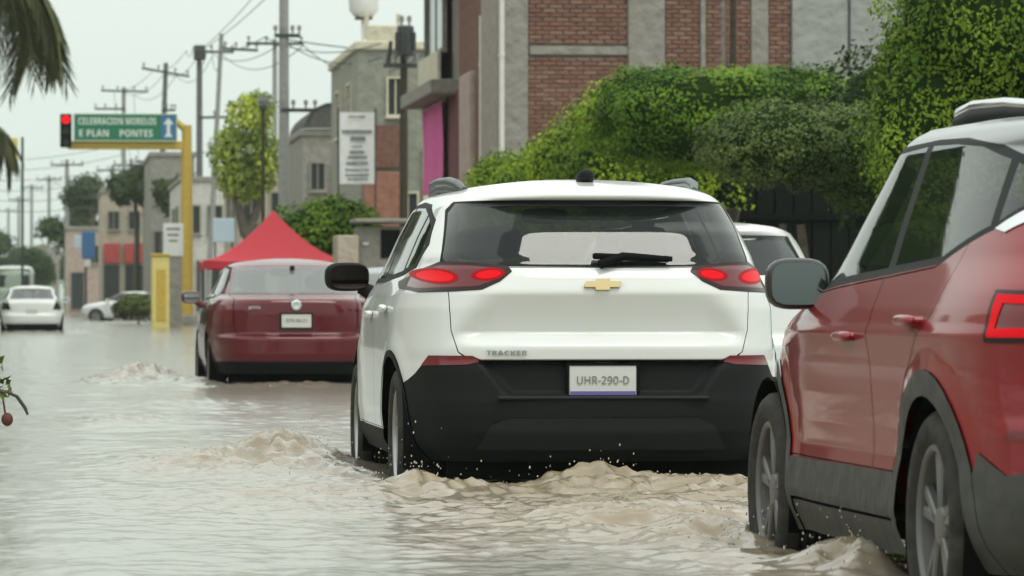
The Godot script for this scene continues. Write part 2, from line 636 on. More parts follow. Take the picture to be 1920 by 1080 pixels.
func door_mirror(root: Node3D, at: Vector3, half: Vector3, side: float, body: Material, yaw := 0.0, gl: Material = null) -> void:
	var mb := MB.new()
	var bs := Basis(Vector3.UP, yaw)
	mb.blob(at, half, 3.2, 24, 14, bs)
	mb.tube([at + Vector3(-side * half.x * 0.6, -half.y * 0.7, 0), at + Vector3(-side * (half.x + 0.07), -half.y - 0.04, 0.0)], [0.035, 0.05], 10)
	var o := part("door_mirror", mb, body, root)
	var g := MB.new()
	var pts := []
	for k in 24:
		var an := TAU * k / 24
		var d := Vector2(cos(an), sin(an))
		var r := pow(pow(absf(d.x), 4.0) + pow(absf(d.y), 4.0), -0.25)
		pts.append(at + bs * Vector3(d.x * r * half.x * 0.84, d.y * r * half.y * 0.82, half.z * 1.01))
	g.poly(pts, bs * Vector3(0, 0, 1))
	part("mirror_glass", g, gl if gl else M.mirror, o)

func plate(root: Node3D, at: Vector3, w: float, h: float, chars: String, band: Material, tilt := 0.0) -> void:
	var bs := Basis(Vector3.RIGHT, tilt)
	var o := part("number_plate", bx(at, Vector3(w, h, 0.012), 0.004, bs), M.plate, root)
	part("plate_band", bx(at + bs * Vector3(0, -h * 0.40, 0.0075), Vector3(w * 0.96, h * 0.16, 0.004), 0.0, bs), band, o)
	var fr := MB.new()
	fr.box(at + bs * Vector3(0, h * 0.5 + 0.006, 0), Vector3(w + 0.024, 0.012, 0.02), bs)
	fr.box(at + bs * Vector3(0, -h * 0.5 - 0.006, 0), Vector3(w + 0.024, 0.012, 0.02), bs)
	for s in [-1.0, 1.0]: fr.box(at + bs * Vector3(s * (w * 0.5 + 0.006), 0, 0), Vector3(0.012, h, 0.02), bs)
	part("plate_frame", fr, M.soot, o)
	text("plate_characters", chars, h * 0.40, 0.003, M.plate_ink, o, Transform3D(bs, at + bs * Vector3(0, h * 0.03, 0.009)))

func arches(S: Dictionary, trim: Material, ring: float) -> Array:
	var out := []
	for wz in S.wz:
		var hole := arc(wz, S.wr, S.ar, -0.25, PI + 0.25)
		hole.append(["s", wz - S.ar, S.y0 - 0.02]); hole.append(["s", wz + S.ar, S.y0 - 0.02])
		out.append({"name": "arch_hole", "poly": hole, "keep": false})
		if ring > 0.0:
			var rg := arc(wz, S.wr, S.ar + ring, -0.1, PI + 0.1)
			rg.append(["s", wz - S.ar - ring, S.y0 - 0.02]); rg.append(["s", wz + S.ar + ring, S.y0 - 0.02])
			out.append({"name": "wheel_arch_trim", "poly": rg, "mat": trim, "pair": true, "off": 0.006})
	return out

func oval(cx: float, cy: float, rx: float, ry: float) -> Array:
	var o := []
	for k in 20:
		var an := TAU * k / 20
		o.append(["r", cx + rx * cos(an), cy + ry * sin(an) + 0.10 * rx * cos(an) * signf(cx + 0.6)])
	return o

func white_suv() -> Node3D:
	var root := thing("compact_suv", "white compact SUV with lit brake lights and gold emblem, driving through brown flood water", "car", Vector3(2.54, 0, -22.83), 0.004)
	var S := {"y0": 0.24, "y1": 1.52, "top": 1.575, "zm": 0.2, "nf": 3.6, "wr": 0.335, "ar": 0.385, "wz": [1.30, -1.27], "track": 0.80, "flare": 0.012, "dy": 0.016, "na": 60,
		"zr": [[0.24, 1.98], [0.30, 2.07], [0.38, 2.12], [0.46, 2.13], [0.525, 2.13], [0.56, 2.122], [0.66, 2.112], [0.69, 2.105], [0.70, 2.095], [0.76, 2.10], [0.80, 2.097], [0.9, 2.092], [1.02, 2.09], [1.04, 2.085], [1.10, 2.06], [1.135, 2.035], [1.145, 2.015], [1.20, 1.985], [1.30, 1.92], [1.43, 1.81], [1.445, 1.80], [1.452, 1.885], [1.475, 1.90], [1.50, 1.87], [1.52, 1.74]],
		"zf": [[0.24, -2.0], [0.4, -2.1], [0.7, -2.12], [0.85, -2.05], [0.94, -1.9], [1.0, -1.55], [1.05, -1.2], [1.08, -1.08], [1.15, -0.96], [1.43, -0.46], [1.48, -0.34], [1.52, -0.15]],
		"w": [[0.24, 0.86], [0.32, 0.905], [0.45, 0.92], [0.6, 0.922], [0.75, 0.925], [0.85, 0.92], [0.95, 0.918], [1.02, 0.90], [1.08, 0.872], [1.12, 0.852], [1.30, 0.775], [1.43, 0.71], [1.48, 0.675], [1.505, 0.635], [1.52, 0.58]],
		"nr": [[0.24, 4.6], [0.7, 4.8], [1.1, 4.6], [1.2, 5.2], [1.44, 5.0], [1.46, 4.0], [1.52, 3.4]],
		"body": M.white_paint, "roof": M.white_paint, "dash": [1.02, -0.85]}
	S.disp = func(p: Vector3, a: float, y: float) -> Vector3:
		if a < 0.62 and y > 0.53 and y < 0.71:
			var side := 0.42 + (y - 0.55) * 0.75
			p.z -= 0.05 * smoothstep(0.535, 0.565, y) * smoothstep(side + 0.05, side - 0.02, absf(p.x))
		if a < 0.62 and y > 0.77 and y < 1.03:
			var d := 0.0
			if y > 0.845: d = 0.075 * clampf((1.022 - y) / 0.177, 0.0, 1.0)
			else: d = 0.075 * smoothstep(0.775, 0.845, y)
			var edge := 0.50 + (1.02 - y) * 0.5
			p.z -= d * smoothstep(edge + 0.11, edge - 0.06, absf(p.x))
		return p
	var R := arches(S, M.clad, 0.032)
	for q in [[-0.742, 1.098, 0.072, 0.026], [-0.520, 1.104, 0.056, 0.019]]:
		R.append({"name": "lit_lens", "pair": true, "again": true, "of": "tail_light", "mat": M.brake_lit, "off": 0.006, "poly": oval(q[0], q[1], q[2], q[3])})
	for q in [[-0.742, 1.099, 0.092, 0.038], [-0.522, 1.105, 0.076, 0.029]]:
		R.append({"name": "dim_lens", "pair": true, "again": true, "of": "tail_light", "mat": M.brake_dim, "off": 0.005, "poly": oval(q[0], q[1], q[2], q[3])})
	R.append({"name": "outer_lens", "pair": true, "of": "tail_light", "mat": M.lens_red, "off": 0.0045, "poly": sp([-0.855, 1.055, -0.845, 1.085, -0.79, 1.122, -0.72, 1.15, -0.6, 1.146, -0.455, 1.128, -0.50, 1.078, -0.57, 1.052, -0.70, 1.046, -0.82, 1.043], "r")})
	R.append({"name": "tail_light", "pair": true, "mat": M.lens_dark, "off": 0.004, "poly": sp([-0.874, 1.045, -0.866, 1.075, -0.80, 1.13, -0.72, 1.168, -0.6, 1.162, -0.43, 1.143, -0.415, 1.12, -0.47, 1.075, -0.555, 1.036, -0.70, 1.027, -0.82, 1.024], "r")})
	R.append({"name": "reflector", "pair": true, "mat": M.reflector, "off": 0.004, "poly": sp([-0.815, 0.684, -0.785, 0.732, -0.60, 0.732, -0.55, 0.708, -0.62, 0.69], "r")})
	R.append({"name": "rear_window", "mat": M.tint, "poly": sp([0.0, 1.148, -0.70, 1.153, -0.715, 1.175, -0.665, 1.40, -0.63, 1.443, 0.0, 1.447], "r")})
	R.append({"name": "tailgate_trim", "mat": M.clad, "poly": sp([0.0, 1.140, -0.705, 1.144, -0.725, 1.17, -0.672, 1.415, -0.635, 1.453, 0.0, 1.453], "r")})
	R.append({"name": "front_door_window", "pair": true, "mat": M.side_dark, "poly": sp([-0.92, 1.095, -0.40, 1.40, -0.2, 1.43, 0.22, 1.445, 0.26, 1.10])})
	R.append({"name": "rear_door_window", "pair": true, "mat": M.side_dark, "poly": sp([0.33, 1.10, 0.30, 1.445, 0.8, 1.435, 1.08, 1.40, 1.12, 1.13])})
	R.append({"name": "quarter_window", "pair": true, "mat": M.side_dark, "poly": sp([1.17, 1.14, 1.15, 1.39, 1.36, 1.34, 1.46, 1.24, 1.40, 1.16])})
	R.append({"name": "window_trim", "pair": true, "mat": M.clad, "poly": sp([-1.0, 1.07, -0.42, 1.43, -0.2, 1.46, 0.5, 1.472, 1.0, 1.45, 1.40, 1.37, 1.54, 1.25, 1.48, 1.14, 1.2, 1.105, 0.3, 1.075])})
	R.append({"name": "windscreen", "mat": M.side_glass, "poly": sp([0.0, 1.10, -0.74, 1.12, -0.62, 1.45, 0.0, 1.475], "f")})
	R.append({"name": "bumper_insert", "mat": M.clad_grey, "off": 0.006, "poly": sp([0.0, 0.445, -0.44, 0.445, -0.52, 0.41, -0.58, 0.30, 0.0, 0.30], "r"), "of": "rear_bumper"})
	R.append({"name": "rear_bumper", "mat": M.clad, "poly": [["r", 0.0, 0.70], ["r", -0.55, 0.708], ["r", -0.62, 0.692], ["r", -0.815, 0.686], ["r", -0.86, 0.615], ["r", -0.905, 0.555], ["s", 1.68, 0.50], ["s", 1.68, 0.22], ["r", 0.0, 0.22]]})
	var tg := sp([0.0, 0.712, -0.60, 0.712, -0.66, 0.75, -0.69, 0.85, -0.70, 1.05, -0.745, 1.137, 0.0, 1.137], "r")
	R.append({"name": "tailgate", "mat": M.white_paint, "poly": tg})
	R.append({"name": "tailgate_seam", "mat": M.soot, "off": -0.01, "poly": sp([0.0, 0.701, -0.603, 0.701, -0.664, 0.747, -0.694, 0.85, -0.704, 1.05, -0.749, 1.140, 0.0, 1.140], "r")})
	R.append({"name": "sill_trim", "pair": true, "mat": M.clad, "off": 0.004, "poly": sp([-0.86, 0.22, -0.86, 0.36, 0.88, 0.36, 0.88, 0.22])})
	var fd := sp([-0.93, 0.37, -0.98, 0.75, -1.0, 1.06, 0.26, 1.07, 0.30, 0.7, 0.28, 0.37])
	var rd := sp([0.30, 0.37, 0.315, 0.7, 0.275, 1.07, 1.12, 1.10, 1.22, 1.0, 1.0, 0.77, 0.87, 0.55, 0.86, 0.37])
	R.append({"name": "front_door", "pair": true, "mat": M.white_paint, "poly": fd})
	R.append({"name": "rear_door", "pair": true, "mat": M.white_paint, "poly": rd})
	R.append({"name": "door_seam", "pair": true, "mat": M.soot, "off": -0.008, "poly": grown(fd, 0.003)})
	R.append({"name": "door_seam", "pair": true, "again": true, "mat": M.soot, "off": -0.008, "poly": grown(rd, 0.003)})
	S.regions = R
	shell(S, root)
	underbody(S, root)
	interior(S, root, [-0.15, 0.75], 0.88)
	for s in [-1.0, 1.0]:
		for wz in S.wz: wheel(root, Vector3(s * S.track, S.wr, wz), S.wr, 0.215, s, M.alloy, 5)
		door_mirror(root, Vector3(s * 0.985, 1.11, -0.72), Vector3(0.115, 0.075, 0.075), s, M.clad, -s * 0.12, M.mirror_dim)
		var rail := MB.new()
		rail.tube([Vector3(s * 0.555, 1.515, 1.20), Vector3(s * 0.575, 1.545, 1.06), Vector3(s * 0.59, 1.566, 0.8), Vector3(s * 0.595, 1.575, 0.3), Vector3(s * 0.59, 1.57, -0.1), Vector3(s * 0.575, 1.53, -0.35)], [0.018, 0.024, 0.024, 0.022, 0.022, 0.016], 10)
		var ro := part("roof_rail", rail, M.rail_grey, root)
		var rb := MB.new()
		rb.tube([Vector3(s * 0.545, 1.50, 1.20), Vector3(s * 0.57, 1.522, 1.05), Vector3(s * 0.585, 1.538, 0.8), Vector3(s * 0.59, 1.545, 0.3), Vector3(s * 0.58, 1.535, -0.15)], [0.02, 0.03, 0.03, 0.028, 0.02], 8)
		part("rail_base", rb, M.rail_grey, ro)
		for hz in [[0.10, 0.92], [0.98, 0.95]]:
			var hd := MB.new()
			hd.blob(Vector3(s * 0.935, hz[1], hz[0]), Vector3(0.02, 0.018, 0.10), 3.0, 14, 8)
			part("door_handle", hd, M.white_paint, root)
	# shark fin aerial, emblem, wiper, plate, model name, exhaust skid
	var fin := MB.new()
	fin.blob(Vector3(0.0, 1.568, 1.42), Vector3(0.042, 0.034, 0.09), 2.4, 16, 10, Basis(Vector3.RIGHT, -0.25))
	part("roof_aerial", fin, M.clad, root)
	var em := MB.new()
	var bow := [Vector2(-0.088, -0.004), Vector2(-0.078, 0.016), Vector2(-0.032, 0.016), Vector2(-0.030, 0.028), Vector2(0.034, 0.028), Vector2(0.036, 0.016), Vector2(0.088, 0.016), Vector2(0.078, -0.012), Vector2(0.032, -0.012), Vector2(0.030, -0.026), Vector2(-0.034, -0.026), Vector2(-0.036, -0.012), Vector2(-0.084, -0.012)]
	var bs := Basis(Vector3.RIGHT, -0.35)
	var front := []; var c0 := Vector3(0, 1.058, 2.09)
	for q in bow: front.append(c0 + bs * Vector3(q.x, q.y, 0.008))
	em.poly(front, bs * Vector3(0, 0, 1))
	for i in front.size():
		var a: Vector3 = front[i]; var b: Vector3 = front[(i + 1) % front.size()]
		var back := bs * Vector3(0, 0, -0.03)
		em.quad(a, b, b + back, a + back, ((a + b) * 0.5 - c0))
	part("emblem", em, M.gold, root)
	var wp := MB.new()
	wp.tube([Vector3(-0.01, 1.152, 2.06), Vector3(0.10, 1.19, 2.035), Vector3(0.33, 1.178, 2.04)], [0.022, 0.02, 0.012], 8)
	wp.cbox(Vector3(0.14, 1.185, 2.03), Vector3(0.36, 0.03, 0.03), 0.008, Basis(Vector3.BACK, -0.04))
	part("rear_wiper", wp, M.soot, root)
	plate(root, Vector3(0.0, 0.615, 2.088), 0.315, 0.145, "UHR-290-D", M.violet)
	text("model_lettering", "TRACKER", 0.034, 0.004, M.chrome_dull, root, Transform3D(Basis(Vector3.UP, -0.15) * Basis().scaled(Vector3(1.5, 1, 1)), Vector3(-0.445, 0.745, 2.092)), true)
	# vanity step above the bumper and tow cover
	part("bumper_step", bx(Vector3(0, 0.538, 2.115), Vector3(0.98, 0.016, 0.05), 0.006), M.clad_grey, root)
	return root

func red_suv() -> Node3D:
	var root := thing("two_tone_suv", "dark red SUV with silver roof and grey wheel arches, nearest, cut by the right edge", "car", Vector3(3.37, 0, -14.2), 0.028)
	var S := {"y0": 0.22, "y1": 1.46, "top": 1.535, "zm": 0.2, "nf": 3.4, "wr": 0.335, "ar": 0.375, "wz": [1.30, -1.266], "track": 0.775, "flare": 0.018, "dy": 0.016, "na": 64,
		"zr": [[0.22, 1.93], [0.30, 2.0], [0.40, 2.05], [0.5, 2.07], [0.60, 2.07], [0.635, 2.055], [0.66, 2.03], [0.75, 2.015], [0.85, 2.03], [0.95, 2.025], [1.02, 2.0], [1.06, 1.96], [1.09, 1.93], [1.12, 1.91], [1.37, 1.65], [1.385, 1.65], [1.395, 1.73], [1.43, 1.74], [1.45, 1.68], [1.46, 1.56]],
		"zf": [[0.22, -1.95], [0.4, -2.04], [0.7, -2.05], [0.84, -1.97], [0.92, -1.8], [0.98, -1.45], [1.02, -1.15], [1.06, -1.02], [1.12, -0.9], [1.38, -0.38], [1.43, -0.26], [1.46, -0.1]],
		"w": [[0.22, 0.83], [0.30, 0.865], [0.36, 0.878], [0.46, 0.872], [0.52, 0.865], [0.60, 0.868], [0.70, 0.878], [0.80, 0.882], [0.865, 0.892], [0.89, 0.895], [0.905, 0.885], [0.96, 0.868], [1.02, 0.842], [1.08, 0.812], [1.20, 0.765], [1.33, 0.71], [1.40, 0.68], [1.44, 0.648], [1.46, 0.60]],
		"nr": [[0.22, 6.0], [0.7, 7.5], [1.0, 8.0], [1.10, 6.5], [1.37, 5.5], [1.46, 4.0]],
		"body": M.red_paint, "roof": M.silver_paint, "dash": [0.98, -0.85]}
	var R := arches(S, M.clad_dusty, 0.075)
	R.append({"name": "lamp_core", "pair": true, "of": "tail_light", "mat": M.lens_deep, "off": 0.002, "poly": [["s", 1.86, 0.975], ["r", -0.60, 0.965], ["r", -0.58, 0.91], ["s", 1.86, 0.905]]})
	R.append({"name": "lit_lens", "pair": true, "of": "tail_light", "mat": M.tail_lit, "off": 0.005, "poly": [["s", 1.815, 1.0], ["r", -0.50, 0.985], ["r", -0.50, 0.882], ["s", 1.835, 0.882]]})
	R.append({"name": "tail_light", "pair": true, "mat": M.lens_dark, "off": 0.003, "poly": [["s", 1.79, 1.012], ["r", -0.48, 0.998], ["r", -0.48, 0.868], ["s", 1.82, 0.866]]})
	R.append({"name": "rear_window", "mat": M.tint, "poly": sp([0.0, 1.12, -0.66, 1.13, -0.60, 1.37, 0.0, 1.378], "r")})
	# side glass
	R.append({"name": "front_door_window", "pair": true, "mat": M.side_glass, "poly": sp([-0.83, 1.03, -0.62, 1.17, -0.30, 1.335, 0.0, 1.395, 0.40, 1.405, 0.46, 1.075])})
	R.append({"name": "rear_door_window", "pair": true, "mat": M.side_glass, "poly": sp([0.55, 1.08, 0.48, 1.405, 0.8, 1.40, 1.12, 1.385, 1.40, 1.345, 1.50, 1.175, 1.15, 1.10])})
	R.append({"name": "quarter_window", "pair": true, "mat": M.side_glass, "poly": sp([1.545, 1.185, 1.455, 1.335, 1.60, 1.30, 1.66, 1.24])})
	R.append({"name": "window_trim", "pair": true, "mat": M.trim_grey, "poly": sp([-0.95, 1.0, -0.66, 1.18, -0.32, 1.36, 0.0, 1.415, 0.5, 1.422, 0.9, 1.415, 1.3, 1.385, 1.56, 1.335, 1.70, 1.27, 1.71, 1.24, 1.55, 1.165, 1.15, 1.08, 0.5, 1.055, -0.3, 1.025])})
	R.append({"name": "windscreen", "mat": M.side_glass, "poly": sp([0.0, 1.07, -0.70, 1.09, -0.59, 1.39, 0.0, 1.42], "f")})
	R.append({"name": "pillar_strip", "pair": true, "mat": M.chrome, "off": 0.004, "poly": sp([1.50, 1.172, 1.60, 1.20, 1.90, 1.31, 1.90, 1.262, 1.62, 1.155])})
	R.append({"name": "roof_pillar", "pair": true, "mat": M.silver_paint, "poly": sp([-0.97, 1.03, -0.30, 1.47, 2.0, 1.47, 2.0, 1.33, 1.62, 1.20, 1.45, 1.25, 0.5, 1.30, -0.2, 1.22, -0.80, 1.03])})
	R.append({"name": "rear_bumper", "mat": M.clad_dusty, "off": 0.004, "poly": [["r", 0.0, 0.56], ["r", -0.62, 0.54], ["s", 1.88, 0.50], ["s", 1.74, 0.56], ["s", 1.70, 0.45], ["s", 1.70, 0.2], ["r", 0.0, 0.2]]})
	R.append({"name": "rear_reflector", "pair": true, "mat": M.reflector, "off": 0.003, "poly": sp([-0.80, 0.60, -0.78, 0.625, -0.55, 0.625, -0.55, 0.60], "r")})
	R.append({"name": "sill_trim", "pair": true, "mat": M.clad_dusty, "off": 0.006, "poly": sp([-0.83, 0.335, -0.83, 0.465, 0.86, 0.47, 0.86, 0.335])})
	R.append({"name": "sill_groove", "pair": true, "mat": M.soot, "off": -0.008, "poly": sp([-0.83, 0.322, -0.83, 0.335, 0.86, 0.335, 0.86, 0.322])})
	R.append({"name": "lower_sill", "pair": true, "mat": M.clad_dusty, "off": 0.0, "poly": sp([-0.83, 0.20, -0.83, 0.322, 0.86, 0.322, 0.86, 0.20])})
	var fd := sp([-0.93, 0.475, -0.98, 0.75, -0.98, 0.99, 0.46, 1.045, 0.50, 0.7, 0.47, 0.475])
	var rd := sp([0.49, 0.475, 0.515, 0.7, 0.475, 1.045, 1.10, 1.07, 1.38, 1.13, 1.30, 0.95, 0.98, 0.76, 0.87, 0.55, 0.86, 0.475])
	R.append({"name": "front_door", "pair": true, "mat": M.red_paint, "poly": fd})
	R.append({"name": "rear_door", "pair": true, "mat": M.red_paint, "poly": rd})
	R.append({"name": "door_seam", "pair": true, "mat": M.soot, "off": -0.006, "poly": grown(fd, 0.004)})
	R.append({"name": "door_seam", "pair": true, "again": true, "mat": M.soot, "off": -0.006, "poly": grown(rd, 0.004)})
	R.append({"name": "tailgate_seam", "pair": true, "mat": M.soot, "off": -0.006, "poly": sp([-0.70, 0.64, -0.70, 0.868, -0.693, 0.868, -0.693, 0.64], "r")})
	R.append({"name": "spoiler", "mat": M.silver_paint, "poly": sp([0.0, 1.38, -0.62, 1.375, -0.60, 1.46, 0.0, 1.46], "r")})
	# a taller glasshouse than the lower body alone suggests
	var up := func(y: float) -> float: return 1.0 + (y - 1.0) * 1.13 if y > 1.0 else y
	for key in ["zr", "zf", "w", "nr"]:
		for q in S[key]: q[0] = up.call(q[0])
	S.y1 = up.call(S.y1); S.top = 1.59
	for g in R:
		for q in g.poly: q[2] = up.call(q[2])
	S.regions = R
	shell(S, root)
	underbody(S, root)
	interior(S, root, [-0.1, 0.8], 0.84)
	for s in [-1.0, 1.0]:
		for wz in S.wz: wheel(root, Vector3(s * S.track, S.wr, wz), S.wr, 0.215, s, M.alloy_dirty, 5, 48)
		door_mirror(root, Vector3(s * 0.89, 1.04, -0.62), Vector3(0.105, 0.085, 0.07), s, M.mirror_cap, s * 0.10, M.mirror_grey)
		var rail := MB.new()
		rail.tube([Vector3(s * 0.50, 1.525, 1.36), Vector3(s * 0.53, 1.550, 1.22), Vector3(s * 0.55, 1.572, 0.9), Vector3(s * 0.555, 1.580, 0.5), Vector3(s * 0.53, 1.572, 0.2), Vector3(s * 0.49, 1.552, 0.0), Vector3(s * 0.45, 1.535, -0.1)], [0.014, 0.018, 0.018, 0.018, 0.018, 0.016, 0.014], 10)
		var ro := part("roof_rail", rail, M.chrome, root)
		var rb := MB.new()
		rb.tube([Vector3(s * 0.50, 1.510, 1.34), Vector3(s * 0.53, 1.525, 1.2), Vector3(s * 0.548, 1.540, 0.9), Vector3(s * 0.552, 1.546, 0.5), Vector3(s * 0.53, 1.54, 0.2), Vector3(s * 0.47, 1.525, -0.06)], [0.018, 0.026, 0.028, 0.028, 0.026, 0.018], 8)
		part("rail_base", rb, M.clad, ro)
		for hz in [[0.22, 0.872, 0.0], [1.12, 0.925, 0.1]]:
			var hd := MB.new()
			hd.blob(Vector3(s * 0.912, hz[1], hz[0]), Vector3(0.022, 0.018, 0.105), 3.0, 16, 8)
			hd.tube([Vector3(s * 0.875, hz[1], hz[0] - 0.085), Vector3(s * 0.91, hz[1], hz[0] - 0.085)], [0.013, 0.013], 8)
			hd.tube([Vector3(s * 0.875, hz[1], hz[0] + 0.085), Vector3(s * 0.91, hz[1], hz[0] + 0.085)], [0.013, 0.013], 8)
			part("door_handle", hd, M.red_paint, root)
	return root

func sedan(called: String, label: String, at: Vector3, turn: float, body: Material, lens: Material, fine: bool, opt := {}) -> Node3D:
	var root := thing(called, label, "car", at, turn)
	var lift: float = opt.get("lift", 0.0)
	var S := {"y0": 0.24, "y1": 1.395, "top": 1.44 , "zm": 0.1, "nf": 3.4, "wr": 0.315, "ar": 0.355, "wz": [1.22, -1.29], "track": 0.775, "flare": 0.01, "dy": 0.016 if fine else 0.03, "na": 48 if fine else 28,
		"zr": [[0.24, 2.08], [0.34, 2.16], [0.45, 2.19], [0.60, 2.19], [0.62, 2.18], [0.64, 2.13], [0.66, 2.115], [0.85, 2.12], [0.97, 2.115], [1.0, 2.10], [1.02, 2.04], [1.035, 1.90], [1.05, 1.74], [1.07, 1.70], [1.34, 1.10], [1.375, 1.0], [1.395, 0.85]],
		"zf": [[0.24, -2.1], [0.5, -2.19], [0.7, -2.15], [0.83, -1.97], [0.92, -1.45], [0.98, -1.1], [1.04, -0.98], [1.33, -0.40], [1.375, -0.28], [1.395, -0.1]],
		"w": [[0.24, 0.82], [0.4, 0.87], [0.6, 0.885], [0.75, 0.885], [0.88, 0.872], [0.96, 0.85], [1.02, 0.82], [1.06, 0.775], [1.3, 0.66], [1.35, 0.625], [1.38, 0.58], [1.395, 0.52]],
		"nr": [[0.24, 4.6], [0.9, 4.6], [1.03, 4.0], [1.07, 4.6], [1.395, 3.6]],
		"body": body, "roof": body, "dash": [0.96, -0.85]}
	if opt.get("hatch", false):
		S.zr = [[0.24, 1.78], [0.34, 1.86], [0.45, 1.89], [0.60, 1.89], [0.63, 1.86], [0.66, 1.83], [0.95, 1.81], [1.0, 1.77], [1.05, 1.72], [1.32, 1.42], [1.36, 1.45], [1.395, 1.30]]
		S.wz = [1.15, -1.25]
	var R := arches(S, M.soot, 0.0)
	if opt.has("lamp"): R.append({"name": "tail_light", "pair": true, "mat": lens, "off": 0.004, "poly": sp(opt.lamp, "r")})
	if opt.get("hatch", false):
		R.append({"name": "rear_window", "mat": opt.get("glass", M.tint), "poly": sp([0.0, 1.06, -0.62, 1.06, -0.53, 1.33, 0.0, 1.335], "r")})
		R.append({"name": "rear_side_window", "pair": true, "mat": M.side_glass, "poly": sp([0.40, 1.02, 0.36, 1.34, 1.0, 1.31, 1.3, 1.18, 1.28, 1.06])})
	else:
		R.append({"name": "rear_window", "mat": opt.get("glass", M.pale_glass), "poly": sp([0.0, 1.068, -0.655, 1.072, -0.55, 1.345, 0.0, 1.352], "r")})
		R.append({"name": "rear_side_window", "pair": true, "mat": M.side_glass, "poly": sp([0.30, 1.03, 0.26, 1.345, 0.75, 1.325, 1.08, 1.20, 1.22, 1.075, 1.1, 1.04])})
	R.append({"name": "front_side_window", "pair": true, "mat": M.side_glass, "poly": sp([-0.88, 1.03, -0.42, 1.28, -0.2, 1.335, 0.20, 1.345, 0.23, 1.03])})
	R.append({"name": "window_trim", "pair": true, "mat": M.clad, "poly": sp([-0.95, 1.01, -0.42, 1.31, -0.2, 1.355, 0.3, 1.365, 0.78, 1.345, 1.12, 1.21, 1.29, 1.08, 1.2, 1.03, 0.3, 1.012])})
	R.append({"name": "windscreen", "mat": M.side_glass, "poly": sp([0.0, 1.05, -0.66, 1.06, -0.55, 1.33, 0.0, 1.36], "f")})
	R.append({"name": "lower_bumper", "mat": M.clad, "poly": [["r", 0.0, 0.37], ["r", -0.7, 0.37], ["s", 1.60, 0.36], ["s", 1.60, 0.22], ["r", 0.0, 0.22]]})
	if fine:
		var bt := sp([0.0, 0.645, -0.60, 0.65, -0.63, 0.72, -0.63, 0.96, -0.62, 1.02, -0.66, 1.055, 0.0, 1.055], "r")
		R.append({"name": "boot_lid", "mat": body, "poly": bt})
		R.append({"name": "boot_seam", "mat": M.soot, "off": -0.008, "poly": sp([0.0, 0.638, -0.605, 0.643, -0.637, 0.72, -0.637, 0.96, -0.627, 1.02, -0.668, 1.058, 0.0, 1.06], "r")})
		var fd := sp([-0.98, 0.36, -1.0, 0.98, 0.22, 1.005, 0.26, 0.36])
		var rd := sp([0.28, 0.36, 0.24, 1.005, 1.15, 1.02, 1.12, 0.85, 0.87, 0.6, 0.83, 0.36])
		R.append({"name": "front_door", "pair": true, "mat": body, "poly": fd})
		R.append({"name": "rear_door", "pair": true, "mat": body, "poly": rd})
		R.append({"name": "door_seam", "pair": true, "mat": M.soot, "off": -0.008, "poly": grown(fd, 0.006)})
		R.append({"name": "door_seam", "pair": true, "again": true, "mat": M.soot, "off": -0.008, "poly": grown(rd, 0.006)})
	S.regions = R
	shell(S, root)
	underbody(S, root)
	interior(S, root, [-0.2, 0.6], 0.80)
	for s in [-1.0, 1.0]:
		for wz in S.wz: wheel(root, Vector3(s * S.track, S.wr, wz), S.wr, 0.195, s, M.alloy, 5, 28)
		door_mirror(root, Vector3(s * 0.96, 1.03, -0.74), Vector3(0.10, 0.07, 0.06), s, body, -s * 0.15)
	return root

